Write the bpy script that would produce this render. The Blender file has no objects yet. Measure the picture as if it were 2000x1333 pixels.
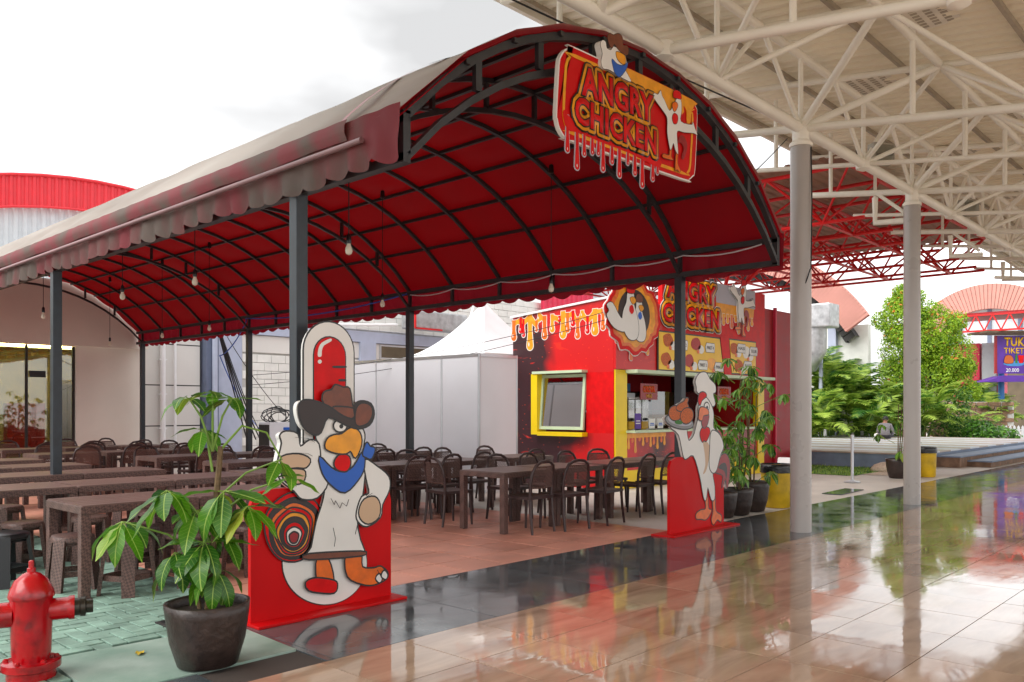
import bpy, bmesh, math, random
from mathutils import Vector, Matrix
R = math.radians
random.seed(7)
scene = bpy.context.scene
C = scene.collection

# ---------------------------------------------------------------- camera, sky, sun, exposure
cam_d = bpy.data.cameras.new('camera'); cam = bpy.data.objects.new('camera', cam_d); C.objects.link(cam)
cam.location = (0, 0, 1.5); cam.rotation_euler = (R(90), 0, R(-46.9))
cam_d.sensor_width = 36; cam_d.lens = 29.48; cam_d.shift_y = 0.0667
cam_d.clip_start = 0.05; cam_d.clip_end = 500
scene.camera = cam

SUN_EL, SUN_AZ = R(46), R(168)          # azimuth measured from +X towards +Y
world = bpy.data.worlds.new('World'); scene.world = world; world.use_nodes = True
wn = world.node_tree.nodes; wl = world.node_tree.links
for n in list(wn): wn.remove(n)
wo = wn.new('ShaderNodeOutputWorld'); bg = wn.new('ShaderNodeBackground')
sky = wn.new('ShaderNodeTexSky'); sky.sky_type = 'NISHITA'; sky.sun_disc = False
sky.sun_elevation = SUN_EL; sky.sun_rotation = R(90) - SUN_AZ; sky.dust_density = 6; sky.air_density = 1.5
hs = wn.new('ShaderNodeHueSaturation'); hs.inputs['Saturation'].default_value = .25
mx = wn.new('ShaderNodeMix'); mx.data_type = 'RGBA'; mx.inputs[0].default_value = .93
mx.inputs[7].default_value = (4.72, 4.74, 4.77, 1)      # the even white overcast layer
wl.new(sky.outputs[0], hs.inputs['Color']); wl.new(hs.outputs[0], mx.inputs[6])
tcw = wn.new('ShaderNodeTexCoord'); mpw = wn.new('ShaderNodeMapping'); mpw.inputs['Scale'].default_value = (1, 1, 2.2); wl.new(tcw.outputs['Generated'], mpw.inputs[0])
cl = wn.new('ShaderNodeTexNoise'); cl.inputs['Scale'].default_value = 2.2; cl.inputs['Detail'].default_value = 5; cl.inputs['Roughness'].default_value = .45; wl.new(mpw.outputs[0], cl.inputs['Vector'])
cr = wn.new('ShaderNodeMapRange'); cr.inputs[1].default_value = .3; cr.inputs[2].default_value = .7; cr.inputs[3].default_value = .48; cr.inputs[4].default_value = 1.46; wl.new(cl.outputs['Fac'], cr.inputs[0])
cm_ = wn.new('ShaderNodeVectorMath'); cm_.operation = 'SCALE'; wl.new(mx.outputs[2], cm_.inputs[0]); wl.new(cr.outputs[0], cm_.inputs['Scale'])   # soft thick and thin patches in the cloud layer, all over the sky
wl.new(cm_.outputs[0], bg.inputs[0]); bg.inputs[1].default_value = .075
wl.new(bg.outputs[0], wo.inputs[0])

sun_d = bpy.data.lights.new('sun', 'SUN'); sun = bpy.data.objects.new('sun', sun_d); C.objects.link(sun)
sun_d.energy = 0.6; sun_d.angle = R(50); sun_d.color = (1, .97, .92)
sd = Vector((math.cos(SUN_EL)*math.cos(SUN_AZ), math.cos(SUN_EL)*math.sin(SUN_AZ), math.sin(SUN_EL)))
sun.rotation_euler = sd.to_track_quat('Z', 'Y').to_euler(); sun.location = sd*60

vs = scene.view_settings; vs.view_transform = 'Standard'; vs.look = 'None'; vs.gamma = 1
vs.exposure = 2.22; vs.use_curve_mapping = False
scene.render.engine = 'CYCLES'
scene.cycles.max_bounces = 10; scene.cycles.diffuse_bounces = 5; scene.cycles.transmission_bounces = 8

# ---------------------------------------------------------------- materials
def lin(c):
    return tuple(((v/255)/12.92 if v/255 <= .04045 else ((v/255+.055)/1.055)**2.4) for v in c)
def mat(name, rgb, rough=.6, metal=0, var=.12, scale=4, bump=0, bscale=40, spec=.5, rgb2=None, thr=None, coat=0, stretch=None, ov=0):
    m = bpy.data.materials.new(name); m.use_nodes = True
    nt = m.node_tree; N, L = nt.nodes, nt.links
    b = N['Principled BSDF']; b.inputs['Roughness'].default_value = rough; b.inputs['Metallic'].default_value = metal
    b.inputs['Specular IOR Level'].default_value = spec
    if coat: b.inputs['Coat Weight'].default_value = coat; b.inputs['Coat Roughness'].default_value = .08
    c = lin(rgb)
    g = N.new('ShaderNodeNewGeometry'); vec = g.outputs['Position']
    if stretch:
        mp = N.new('ShaderNodeMapping'); mp.inputs['Scale'].default_value = stretch; L.new(vec, mp.inputs[0]); vec = mp.outputs[0]
    nz = N.new('ShaderNodeTexNoise'); nz.inputs['Scale'].default_value = scale; nz.inputs['Detail'].default_value = 5
    L.new(vec, nz.inputs['Vector'])
    rp = N.new('ShaderNodeValToRGB'); L.new(nz.outputs['Fac'], rp.inputs[0])
    lo = lin(rgb2) if rgb2 else tuple(v*(1-var) for v in c)
    hi = c if rgb2 else tuple(min(1, v*(1+var)) for v in c)
    a, z = thr or (.3, .7)
    rp.color_ramp.elements[0].position = a; rp.color_ramp.elements[0].color = (*lo, 1)
    rp.color_ramp.elements[1].position = z; rp.color_ramp.elements[1].color = (*hi, 1)
    L.new(rp.outputs[0], b.inputs['Base Color'])
    if ov:                                     # each piece a little lighter or darker
        oi = N.new('ShaderNodeObjectInfo'); hv = N.new('ShaderNodeHueSaturation'); mr = N.new('ShaderNodeMapRange')
        mr.inputs[3].default_value = 1-ov; mr.inputs[4].default_value = 1+ov
        L.new(oi.outputs['Random'], mr.inputs[0]); L.new(mr.outputs[0], hv.inputs['Value']); L.new(rp.outputs[0], hv.inputs['Color']); L.new(hv.outputs[0], b.inputs['Base Color'])
    rr = N.new('ShaderNodeMapRange'); rr.inputs[3].default_value = rough*.85; rr.inputs[4].default_value = min(1, rough*1.2)
    L.new(nz.outputs['Fac'], rr.inputs[0]); L.new(rr.outputs[0], b.inputs['Roughness'])
    if bump:
        n2 = N.new('ShaderNodeTexNoise'); n2.inputs['Scale'].default_value = bscale; n2.inputs['Detail'].default_value = 4
        L.new(g.outputs['Position'], n2.inputs['Vector'])
        bp = N.new('ShaderNodeBump'); bp.inputs['Strength'].default_value = bump; bp.inputs['Distance'].default_value = .02
        L.new(n2.outputs['Fac'], bp.inputs['Height']); L.new(bp.outputs[0], b.inputs['Normal'])
    return m

def weave_mat(name, rgb, rough=.42):
    """woven plastic: raised basket pattern in the object's own coordinates"""
    m = mat(name, rgb, rough, var=.2, scale=3)
    N, L = m.node_tree.nodes, m.node_tree.links; b = N['Principled BSDF']
    tc = N.new('ShaderNodeTexCoord')
    mp = N.new('ShaderNodeMapping'); mp.inputs['Rotation'].default_value = (R(45), R(45), R(45)); L.new(tc.outputs['Object'], mp.inputs[0])
    w = N.new('ShaderNodeTexChecker'); w.inputs['Scale'].default_value = 55; L.new(mp.outputs[0], w.inputs[0])
    bp = N.new('ShaderNodeBump'); bp.inputs['Strength'].default_value = .55; bp.inputs['Distance'].default_value = .004
    L.new(w.outputs['Fac'], bp.inputs['Height']); L.new(bp.outputs[0], b.inputs['Normal'])
    src = b.inputs['Base Color'].links[0].from_socket
    mxw = N.new('ShaderNodeMix'); mxw.data_type = 'RGBA'; mxw.blend_type = 'MULTIPLY'; mxw.inputs[0].default_value = .6
    cr = N.new('ShaderNodeMapRange'); cr.inputs[3].default_value = .35; cr.inputs[4].default_value = 1.25; L.new(w.outputs['Fac'], cr.inputs[0])
    L.new(src, mxw.inputs[6]); L.new(cr.outputs[0], mxw.inputs[7]); L.new(mxw.outputs[2], b.inputs['Base Color'])
    return m

def trans_mat(name, rgb, trgb, k=.4, rgb2=None, thr=(.35, .65), scale=1.5, rough=.7, stretch=None):
    m = mat(name, rgb, rough, var=.1, scale=scale, rgb2=rgb2, thr=thr, stretch=stretch)
    N, L = m.node_tree.nodes, m.node_tree.links; b = N['Principled BSDF']; out = N['Material Output']
    t = N.new('ShaderNodeBsdfTranslucent'); t.inputs[0].default_value = (*lin(trgb), 1)
    mixs = N.new('ShaderNodeMixShader'); mixs.inputs[0].default_value = k
    L.new(b.outputs[0], mixs.inputs[1]); L.new(t.outputs[0], mixs.inputs[2]); L.new(mixs.outputs[0], out.inputs[0])
    return m

def glass_mat(name, tint=(225, 235, 235), rough=.02, k=.75):
    m = bpy.data.materials.new(name); m.use_nodes = True
    N, L = m.node_tree.nodes, m.node_tree.links
    for n in list(N): N.remove(n)
    o = N.new('ShaderNodeOutputMaterial'); t = N.new('ShaderNodeBsdfTransparent'); t.inputs[0].default_value = (*lin(tint), 1)
    g = N.new('ShaderNodeBsdfGlossy'); g.inputs['Roughness'].default_value = rough
    f = N.new('ShaderNodeFresnel'); f.inputs[0].default_value = 1.6
    a = N.new('ShaderNodeMath'); a.operation = 'ADD'; a.inputs[1].default_value = 1-k; a.use_clamp = True; L.new(f.outputs[0], a.inputs[0])
    s = N.new('ShaderNodeMixShader'); L.new(a.outputs[0], s.inputs[0]); L.new(t.outputs[0], s.inputs[1]); L.new(g.outputs[0], s.inputs[2])
    L.new(s.outputs[0], o.inputs[0]); return m

def tile_mat(name, rgb, rgb2, rough=.06, vein=(1.3, 5.5, 1), spec=.6):
    """polished stone-look tile: cloudy bands, very glossy with soft smears, per-tile tone"""
    m = bpy.data.materials.new(name); m.use_nodes = True
    N, L = m.node_tree.nodes, m.node_tree.links; b = N['Principled BSDF']
    g = N.new('ShaderNodeNewGeometry'); oi = N.new('ShaderNodeObjectInfo')
    mp = N.new('ShaderNodeMapping'); mp.inputs['Scale'].default_value = vein; L.new(g.outputs['Position'], mp.inputs[0])
    ad = N.new('ShaderNodeVectorMath'); ad.operation = 'ADD'; L.new(mp.outputs[0], ad.inputs[0])
    cv = N.new('ShaderNodeCombineXYZ'); mu = N.new('ShaderNodeMath'); mu.operation = 'MULTIPLY'; mu.inputs[1].default_value = 37
    L.new(oi.outputs['Random'], mu.inputs[0]); L.new(mu.outputs[0], cv.inputs[2]); L.new(cv.outputs[0], ad.inputs[1])
    nz = N.new('ShaderNodeTexNoise'); nz.inputs['Scale'].default_value = 1; nz.inputs['Detail'].default_value = 6; nz.inputs['Distortion'].default_value = .6
    L.new(ad.outputs[0], nz.inputs['Vector'])
    rp = N.new('ShaderNodeValToRGB'); L.new(nz.outputs['Fac'], rp.inputs[0])
    rp.color_ramp.elements[0].position = .3; rp.color_ramp.elements[0].color = (*lin(rgb2), 1)
    rp.color_ramp.elements[1].position = .7; rp.color_ramp.elements[1].color = (*lin(rgb), 1)
    hv = N.new('ShaderNodeHueSaturation'); L.new(rp.outputs[0], hv.inputs['Color'])
    mr = N.new('ShaderNodeMapRange'); mr.inputs[3].default_value = .9; mr.inputs[4].default_value = 1.1
    L.new(oi.outputs['Random'], mr.inputs[0]); L.new(mr.outputs[0], hv.inputs['Value']); L.new(hv.outputs[0], b.inputs['Base Color'])
    n3 = N.new('ShaderNodeTexNoise'); n3.inputs['Scale'].default_value = 2.2; n3.inputs['Detail'].default_value = 7; L.new(g.outputs['Position'], n3.inputs['Vector'])
    r2 = N.new('ShaderNodeMapRange'); r2.inputs[1].default_value = .35; r2.inputs[2].default_value = .75; r2.inputs[3].default_value = rough*.45; r2.inputs[4].default_value = rough*3.6
    L.new(n3.outputs['Fac'], r2.inputs[0]); L.new(r2.outputs[0], b.inputs['Roughness'])
    b.inputs['Specular IOR Level'].default_value = spec
    n2 = N.new('ShaderNodeTexNoise'); n2.inputs['Scale'].default_value = 2.4; n2.inputs['Detail'].default_value = 1; L.new(ad.outputs[0], n2.inputs['Vector'])
    bp = N.new('ShaderNodeBump'); bp.inputs['Strength'].default_value = .022; bp.inputs['Distance'].default_value = .02
    L.new(n2.outputs['Fac'], bp.inputs['Height']); L.new(bp.outputs[0], b.inputs['Normal'])
    return m

def print_mat(name):
    """printed vinyl: dark smoke with red fire streaks and small sparks"""
    m = bpy.data.materials.new(name); m.use_nodes = True
    N, L = m.node_tree.nodes, m.node_tree.links; b = N['Principled BSDF']; b.inputs['Roughness'].default_value = .35
    g = N.new('ShaderNodeNewGeometry')
    n1 = N.new('ShaderNodeTexNoise'); n1.inputs['Scale'].default_value = .75; n1.inputs['Detail'].default_value = 3; L.new(g.outputs['Position'], n1.inputs['Vector'])
    sx = N.new('ShaderNodeSeparateXYZ'); L.new(g.outputs['Position'], sx.inputs[0])
    gy = N.new('ShaderNodeMapRange'); gy.inputs[1].default_value = 11.3; gy.inputs[2].default_value = 9.5; gy.inputs[3].default_value = -.16; gy.inputs[4].default_value = .16; L.new(sx.outputs[1], gy.inputs[0])
    gz = N.new('ShaderNodeMapRange'); gz.inputs[1].default_value = .4; gz.inputs[2].default_value = 3.2; gz.inputs[3].default_value = -.09; gz.inputs[4].default_value = .08; L.new(sx.outputs[2], gz.inputs[0])
    a1 = N.new('ShaderNodeMath'); L.new(n1.outputs['Fac'], a1.inputs[0]); L.new(gy.outputs[0], a1.inputs[1])
    a2 = N.new('ShaderNodeMath'); L.new(a1.outputs[0], a2.inputs[0]); L.new(gz.outputs[0], a2.inputs[1])
    r1 = N.new('ShaderNodeValToRGB'); L.new(a2.outputs[0], r1.inputs[0])
    e = r1.color_ramp.elements; e[0].position = .42; e[0].color = (*lin((58, 28, 34)), 1); e[1].position = .58; e[1].color = (*lin((206, 16, 20)), 1)
    mp = N.new('ShaderNodeMapping'); mp.inputs['Scale'].default_value = (1.2, 1.2, 3.4); mp.inputs['Rotation'].default_value = (R(35), 0, 0); L.new(g.outputs['Position'], mp.inputs[0])
    n2 = N.new('ShaderNodeTexNoise'); n2.inputs['Scale'].default_value = 1.7; n2.inputs['Detail'].default_value = 7; n2.inputs['Distortion'].default_value = 1.2; L.new(mp.outputs[0], n2.inputs['Vector'])
    r2 = N.new('ShaderNodeValToRGB'); L.new(n2.outputs['Fac'], r2.inputs[0])
    e = r2.color_ramp.elements; e[0].position = .64; e[0].color = (0, 0, 0, 1); e[1].position = .74; e[1].color = (1, 1, 1, 1)
    mx = N.new('ShaderNodeMix'); mx.data_type = 'RGBA'; L.new(r2.outputs[0], mx.inputs[0]); L.new(r1.outputs[0], mx.inputs[6]); mx.inputs[7].default_value = (*lin((228, 40, 22)), 1)
    v = N.new('ShaderNodeTexVoronoi'); v.inputs['Scale'].default_value = 5.5; L.new(mp.outputs[0], v.inputs['Vector'])
    r3 = N.new('ShaderNodeValToRGB'); L.new(v.outputs['Distance'], r3.inputs[0])
    e = r3.color_ramp.elements; e[0].position = .07; e[0].color = (1, 1, 1, 1); e[1].position = .12; e[1].color = (0, 0, 0, 1)
    m2 = N.new('ShaderNodeMix'); m2.data_type = 'RGBA'; L.new(r3.outputs[0], m2.inputs[0]); L.new(mx.outputs[2], m2.inputs[6]); m2.inputs[7].default_value = (*lin((245, 80, 30)), 1)
    L.new(m2.outputs[2], b.inputs['Base Color']); return m

def leaf_mat(name, rgb, rgb2, k=.3, rough=.35, vein=False):
    m = bpy.data.materials.new(name); m.use_nodes = True
    N, L = m.node_tree.nodes, m.node_tree.links; b = N['Principled BSDF']; out = N['Material Output']
    b.inputs['Roughness'].default_value = rough
    g = N.new('ShaderNodeNewGeometry'); oi = N.new('ShaderNodeObjectInfo')
    nz = N.new('ShaderNodeTexNoise'); nz.inputs['Scale'].default_value = 3; L.new(g.outputs['Position'], nz.inputs['Vector'])
    a = N.new('ShaderNodeMath'); a.operation = 'ADD'; L.new(nz.outputs['Fac'], a.inputs[0])
    s = N.new('ShaderNodeMath'); s.operation = 'MULTIPLY_ADD'; s.inputs[1].default_value = .5; s.inputs[2].default_value = -.25
    L.new(oi.outputs['Random'], s.inputs[0]); L.new(s.outputs[0], a.inputs[1])
    isl = N.new('ShaderNodeMath'); isl.operation = 'MULTIPLY_ADD'; isl.inputs[1].default_value = .5; isl.inputs[2].default_value = -.25
    L.new(g.outputs['Random Per Island'], isl.inputs[0])
    a2 = N.new('ShaderNodeMath'); a2.operation = 'ADD'; L.new(a.outputs[0], a2.inputs[0]); L.new(isl.outputs[0], a2.inputs[1])
    rp = N.new('ShaderNodeValToRGB'); L.new(a2.outputs[0], rp.inputs[0])
    rp.color_ramp.elements[0].position = .25; rp.color_ramp.elements[0].color = (*lin(rgb2), 1)
    rp.color_ramp.elements[1].position = .75; rp.color_ramp.elements[1].color = (*lin(rgb), 1)
    col = rp.outputs[0]
    if vein:                                   # pale midrib and side veins along the blade, a few yellowed leaves
        tc = N.new('ShaderNodeTexCoord'); sp = N.new('ShaderNodeSeparateXYZ'); L.new(tc.outputs['Object'], sp.inputs[0])
        ab = N.new('ShaderNodeMath'); ab.operation = 'ABSOLUTE'; L.new(sp.outputs[1], ab.inputs[0])
        mid = N.new('ShaderNodeMapRange'); mid.inputs[1].default_value = .0015; mid.inputs[2].default_value = .0045; mid.inputs[3].default_value = 1; mid.inputs[4].default_value = 0; L.new(ab.outputs[0], mid.inputs[0])
        q1 = N.new('ShaderNodeMath'); q1.operation = 'MULTIPLY_ADD'; q1.inputs[1].default_value = -.7; L.new(ab.outputs[0], q1.inputs[0]); L.new(sp.outputs[0], q1.inputs[2])
        q2 = N.new('ShaderNodeMath'); q2.operation = 'MULTIPLY'; q2.inputs[1].default_value = 260; L.new(q1.outputs[0], q2.inputs[0])
        q3 = N.new('ShaderNodeMath'); q3.operation = 'SINE'; L.new(q2.outputs[0], q3.inputs[0])
        q4 = N.new('ShaderNodeMapRange'); q4.inputs[1].default_value = .82; q4.inputs[2].default_value = 1; q4.inputs[4].default_value = .26; L.new(q3.outputs[0], q4.inputs[0])
        mxv = N.new('ShaderNodeMath'); mxv.operation = 'MAXIMUM'; L.new(mid.outputs[0], mxv.inputs[0]); L.new(q4.outputs[0], mxv.inputs[1])
        vm = N.new('ShaderNodeMix'); vm.data_type = 'RGBA'; L.new(mxv.outputs[0], vm.inputs[0]); L.new(col, vm.inputs[6]); vm.inputs[7].default_value = (*lin((168, 200, 92)), 1)
        ye = N.new('ShaderNodeMapRange'); ye.inputs[1].default_value = .9; ye.inputs[2].default_value = 1; ye.inputs[4].default_value = .55; L.new(oi.outputs['Random'], ye.inputs[0])
        ym = N.new('ShaderNodeMix'); ym.data_type = 'RGBA'; L.new(ye.outputs[0], ym.inputs[0]); L.new(vm.outputs[2], ym.inputs[6]); ym.inputs[7].default_value = (*lin((196, 190, 70)), 1)
        col = ym.outputs[2]
        bpn = N.new('ShaderNodeBump'); bpn.inputs['Strength'].default_value = .35; bpn.inputs['Distance'].default_value = .004; bpn.invert = True; L.new(mxv.outputs[0], bpn.inputs['Height']); L.new(bpn.outputs[0], b.inputs['Normal'])
    L.new(col, b.inputs['Base Color'])
    t = N.new('ShaderNodeBsdfTranslucent'); L.new(col, t.inputs[0])
    mxs = N.new('ShaderNodeMixShader'); mxs.inputs[0].default_value = k
    L.new(b.outputs[0], mxs.inputs[1]); L.new(t.outputs[0], mxs.inputs[2]); L.new(mxs.outputs[0], out.inputs[0])
    return m

M = {}
def P(k, *a, **kw): M[k] = mat(k, *a, **kw)
P('steel_white', (246, 242, 230), .38, var=.06, scale=1.2)
P('column_grey', (176, 170, 166), .28, var=.05, scale=2, spec=.6)
P('sheet_white', (248, 240, 220), .55, var=.07, scale=.7)
P('purlin_dark', (176, 166, 150), .6)
P('black_steel', (46, 47, 50), .42, var=.3, scale=6, bump=.05)
P('post_steel', (44, 52, 60), .38, var=.3, scale=9, rgb2=(34, 40, 46))
M['fabric_top'] = trans_mat('fabric_top', (184, 178, 170), (205, 55, 62), .27, rgb2=(140, 132, 122), scale=.9, stretch=(1, .35, 1))
M['fabric_red'] = trans_mat('fabric_red', (170, 2, 30), (206, 4, 36), .4, scale=1)
M['valance'] = trans_mat('valance', (116, 38, 46), (150, 20, 30), .22, rgb2=(84, 72, 64), thr=(.42, .62), scale=2.2, stretch=(1, 1, .35))
M['valance_red'] = trans_mat('valance_red', (128, 14, 30), (150, 14, 34), .35, scale=3)
M['valance_flap'] = trans_mat('valance_flap', (134, 62, 68), (150, 20, 30), .2, rgb2=(98, 84, 76), thr=(.35, .6), scale=3)
P('pipe_pink', (134, 98, 100), .35, var=.15)
P('rattan_top', (112, 88, 82), .4, var=.15, scale=3, bump=.05, bscale=90)
M['rattan'] = weave_mat('rattan', (100, 76, 70))
M['rattan_frame'] = mat('rattan_frame', (62, 46, 45), .38, var=.15)
M['rattan_lit'] = weave_mat('rattan_lit', (112, 76, 66), .45)  # same rattan, the tan of its lit weave put into the colour
P('black_plastic', (24, 24, 27), .3)
P('red_board', (204, 6, 12), .4, var=.05, scale=3, spec=.2)
P('red_gloss', (176, 2, 16), .24, rgb2=(120, 6, 14), thr=(.3, .5), scale=11, coat=.25, bump=.06, bscale=30)
P('white_board', (232, 229, 224), .35, var=.03)
P('skin_tone_board', (206, 172, 140), .35, var=.05)
P('ink', (22, 18, 18), .35)
P('orange', (226, 104, 18), .3, var=.15, scale=14)
P('amber', (236, 156, 24), .3, var=.16, scale=9)
P('brown', (116, 58, 34), .35, var=.25, scale=14)
P('dark_brown', (42, 24, 20), .35)
P('blue', (26, 92, 190), .35, var=.1)
P('red_art', (214, 14, 18), .4, spec=.2, var=.12, scale=8)
P('deep_red', (150, 12, 22), .35, var=.15, scale=8)
P('yellow', (240, 206, 10), .35, var=.05)
P('menu_yellow', (242, 192, 12), .35, var=.08, scale=2)
P('grey_art', (178, 176, 186), .45, var=.04)
P('plate_grey', (128, 128, 130), .3)
P('meat', (192, 92, 30), .5, var=.35, scale=60)
P('meat_red', (172, 30, 26), .4, var=.4, scale=50)
P('green_art', (52, 116, 42), .5)
M['fire_print'] = print_mat('fire_print')
P('window_green', (196, 214, 180), .4, var=.05)
M['glass'] = glass_mat('glass')
M['shop_glass'] = glass_mat('shop_glass', (190, 196, 176), .02, .86)
M['window_glass'] = glass_mat('window_glass', (225, 235, 235), .03, .5)
M['clear_plastic'] = glass_mat('clear_plastic', (235, 235, 235), .1, .7)
P('panel_white', (224, 226, 232), .35, var=.03, scale=1.5)
P('aluminium', (190, 192, 196), .3, metal=.7, var=.05)
P('duct_metal', (176, 178, 180), .38, metal=.6, var=.25, scale=5, bump=.3, bscale=6)
P('pvc_white', (236, 236, 238), .5, var=.03)
P('cream_wall', (230, 223, 212), .8, var=.06, scale=.8, bump=.05)
P('white_wall', (222, 220, 216), .75, var=.06, scale=.8)
P('blue_wall', (176, 184, 206), .7, var=.06)
P('blue_dark', (104, 114, 138), .7, var=.1)
P('block_white', (228, 228, 224), .8, ov=.04, var=.07, scale=3, bump=.15, bscale=30)
P('mortar', (190, 190, 186), .9)
P('grey_sheet', (196, 202, 208), .5, var=.05)
P('red_sheet', (216, 44, 56), .45, var=.05)
P('pink_sheet', (200, 140, 128), .55, var=.1, scale=1)
P('red_truss', (210, 24, 28), .4, var=.12)
P('rust_roof', (160, 128, 108), .6, var=.15, scale=1)
P('red_wall', (168, 10, 26), .5, var=.1)
P('pink_wall', (214, 42, 78), .5, var=.08)
P('dark_eave', (52, 52, 52), .8, var=.3)
P('concrete', (200, 192, 184), .62, var=.1, scale=1.6, bump=.1, bscale=25)
P('terracotta', (210, 148, 128), .36, ov=.09, var=.22, scale=1.6, bump=.04, bscale=30, spec=.45)
P('grout', (92, 68, 60), .9)
P('grout_dark', (70, 62, 58), .8)
P('paver', (126, 156, 142), .62, ov=.16, var=.28, scale=6, bump=.12, bscale=50)
P('paver_joint', (40, 56, 50), .95)
P('pad_green', (166, 184, 174), .55, var=.2, scale=2.5, rgb2=(118, 148, 134), bump=.08)
P('iron', (62, 60, 58), .6, metal=.4, var=.3, scale=20)
M['peach'] = tile_mat('peach', (190, 163, 140), (150, 123, 102), .034, spec=.75)
M['slate'] = tile_mat('slate', (100, 106, 110), (68, 74, 78), .06, vein=(3, 3, 1))
P('ground', (196, 190, 182), .8, var=.1, scale=.7)
P('podium_blue', (120, 136, 160), .6, var=.15)
P('podium_top', (176, 160, 150), .35, var=.1)
P('podium_stripe', (206, 212, 218), .35)
P('stone_brown', (128, 100, 80), .8, var=.35, scale=6, bump=.3, bscale=15)
P('grass', (104, 146, 40), .8, var=.3, scale=9)
P('gravel', (206, 190, 172), .9, var=.3, scale=40, bump=.4, bscale=60)
P('pot', (52, 40, 36), .38, var=.35, scale=18, bump=.3, bscale=24)
P('soil', (50, 38, 30), .95, bump=.6, bscale=50)
P('bark', (104, 84, 58), .8, var=.35, scale=30, bump=.4, bscale=60)
P('stem_green', (108, 140, 54), .5)
M['leaf'] = leaf_mat('leaf', (94, 156, 28), (34, 88, 22), .34, .32, True)
M['leaf_mid'] = leaf_mat('leaf_mid', (112, 168, 56), (38, 90, 32), .35, .3, True)
M['leaf_tree'] = leaf_mat('leaf_tree', (168, 202, 46), (50, 106, 26), .36, .5)
M['leaf_orange'] = leaf_mat('leaf_orange', (214, 140, 50), (196, 120, 50), .3, .5)
M['leaf_palm'] = leaf_mat('leaf_palm', (190, 216, 96), (56, 110, 38), .42, .4)
P('bin_yellow', (208, 168, 18), .45, var=.25, scale=5)
P('bag_black', (26, 26, 28), .25, bump=.5, bscale=20)
P('pot_brown', (112, 70, 52), .6, var=.2)
P('bulb_glass', (236, 226, 206), .25)
P('cable', (28, 28, 30), .6)
P('cable_blue', (46, 92, 190), .5)
P('cable_white', (200, 200, 204), .5)
P('purple', (84, 40, 150), .45, var=.15, scale=2)
P('post_blue', (28, 92, 150), .45)
P('brass', (66, 62, 56), .3, metal=.8)
P('paper', (232, 232, 232), .6)
P('skin', (150, 102, 78), .55)
P('shirt_grey', (120, 118, 122), .85, var=.1, scale=20)
P('shirt_white', (214, 214, 216), .85)
P('trousers', (52, 52, 58), .85)
P('hair', (20, 17, 16), .6)
P('interior_dark', (74, 34, 34), .7)
P('interior_shop', (206, 184, 138), .7, var=.15)
P('shop_dark', (96, 84, 66), .7, var=.3, scale=1.3)
P('tarp_white', (236, 236, 238), .5, var=.03)
P('lamp_body', (170, 164, 150), .5)
P('leaf_yellow', (206, 176, 40), .6)
P('tea', (150, 92, 44), .3)
P('blue_print', (64, 140, 200), .4)

# ---------------------------------------------------------------- mesh helpers
def tag(o, label=None, cat=None, group=None, kind=None):
    if label: o['label'] = label
    if cat: o['category'] = cat
    if group: o['group'] = group
    if kind: o['kind'] = kind
    return o
def thing(name, label, cat, loc=(0, 0, 0), rz=0, group=None):
    o = bpy.data.objects.new(name, None); C.objects.link(o); o.empty_display_size = .1
    o.location = loc; o.rotation_euler = (0, 0, rz)
    return tag(o, label, cat, group)
def link(name, me, parent=None, loc=None, rot=None, scl=None):
    o = bpy.data.objects.new(name, me); C.objects.link(o)
    if parent: o.parent = parent
    if loc is not None: o.location = loc
    if rot is not None: o.rotation_euler = rot
    if scl is not None: o.scale = scl
    return o
def copy_tree(o, parent=None):
    c = o.copy(); C.objects.link(c)
    if parent: c.parent = parent
    for ch in o.children: copy_tree(ch, c)
    return c

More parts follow.
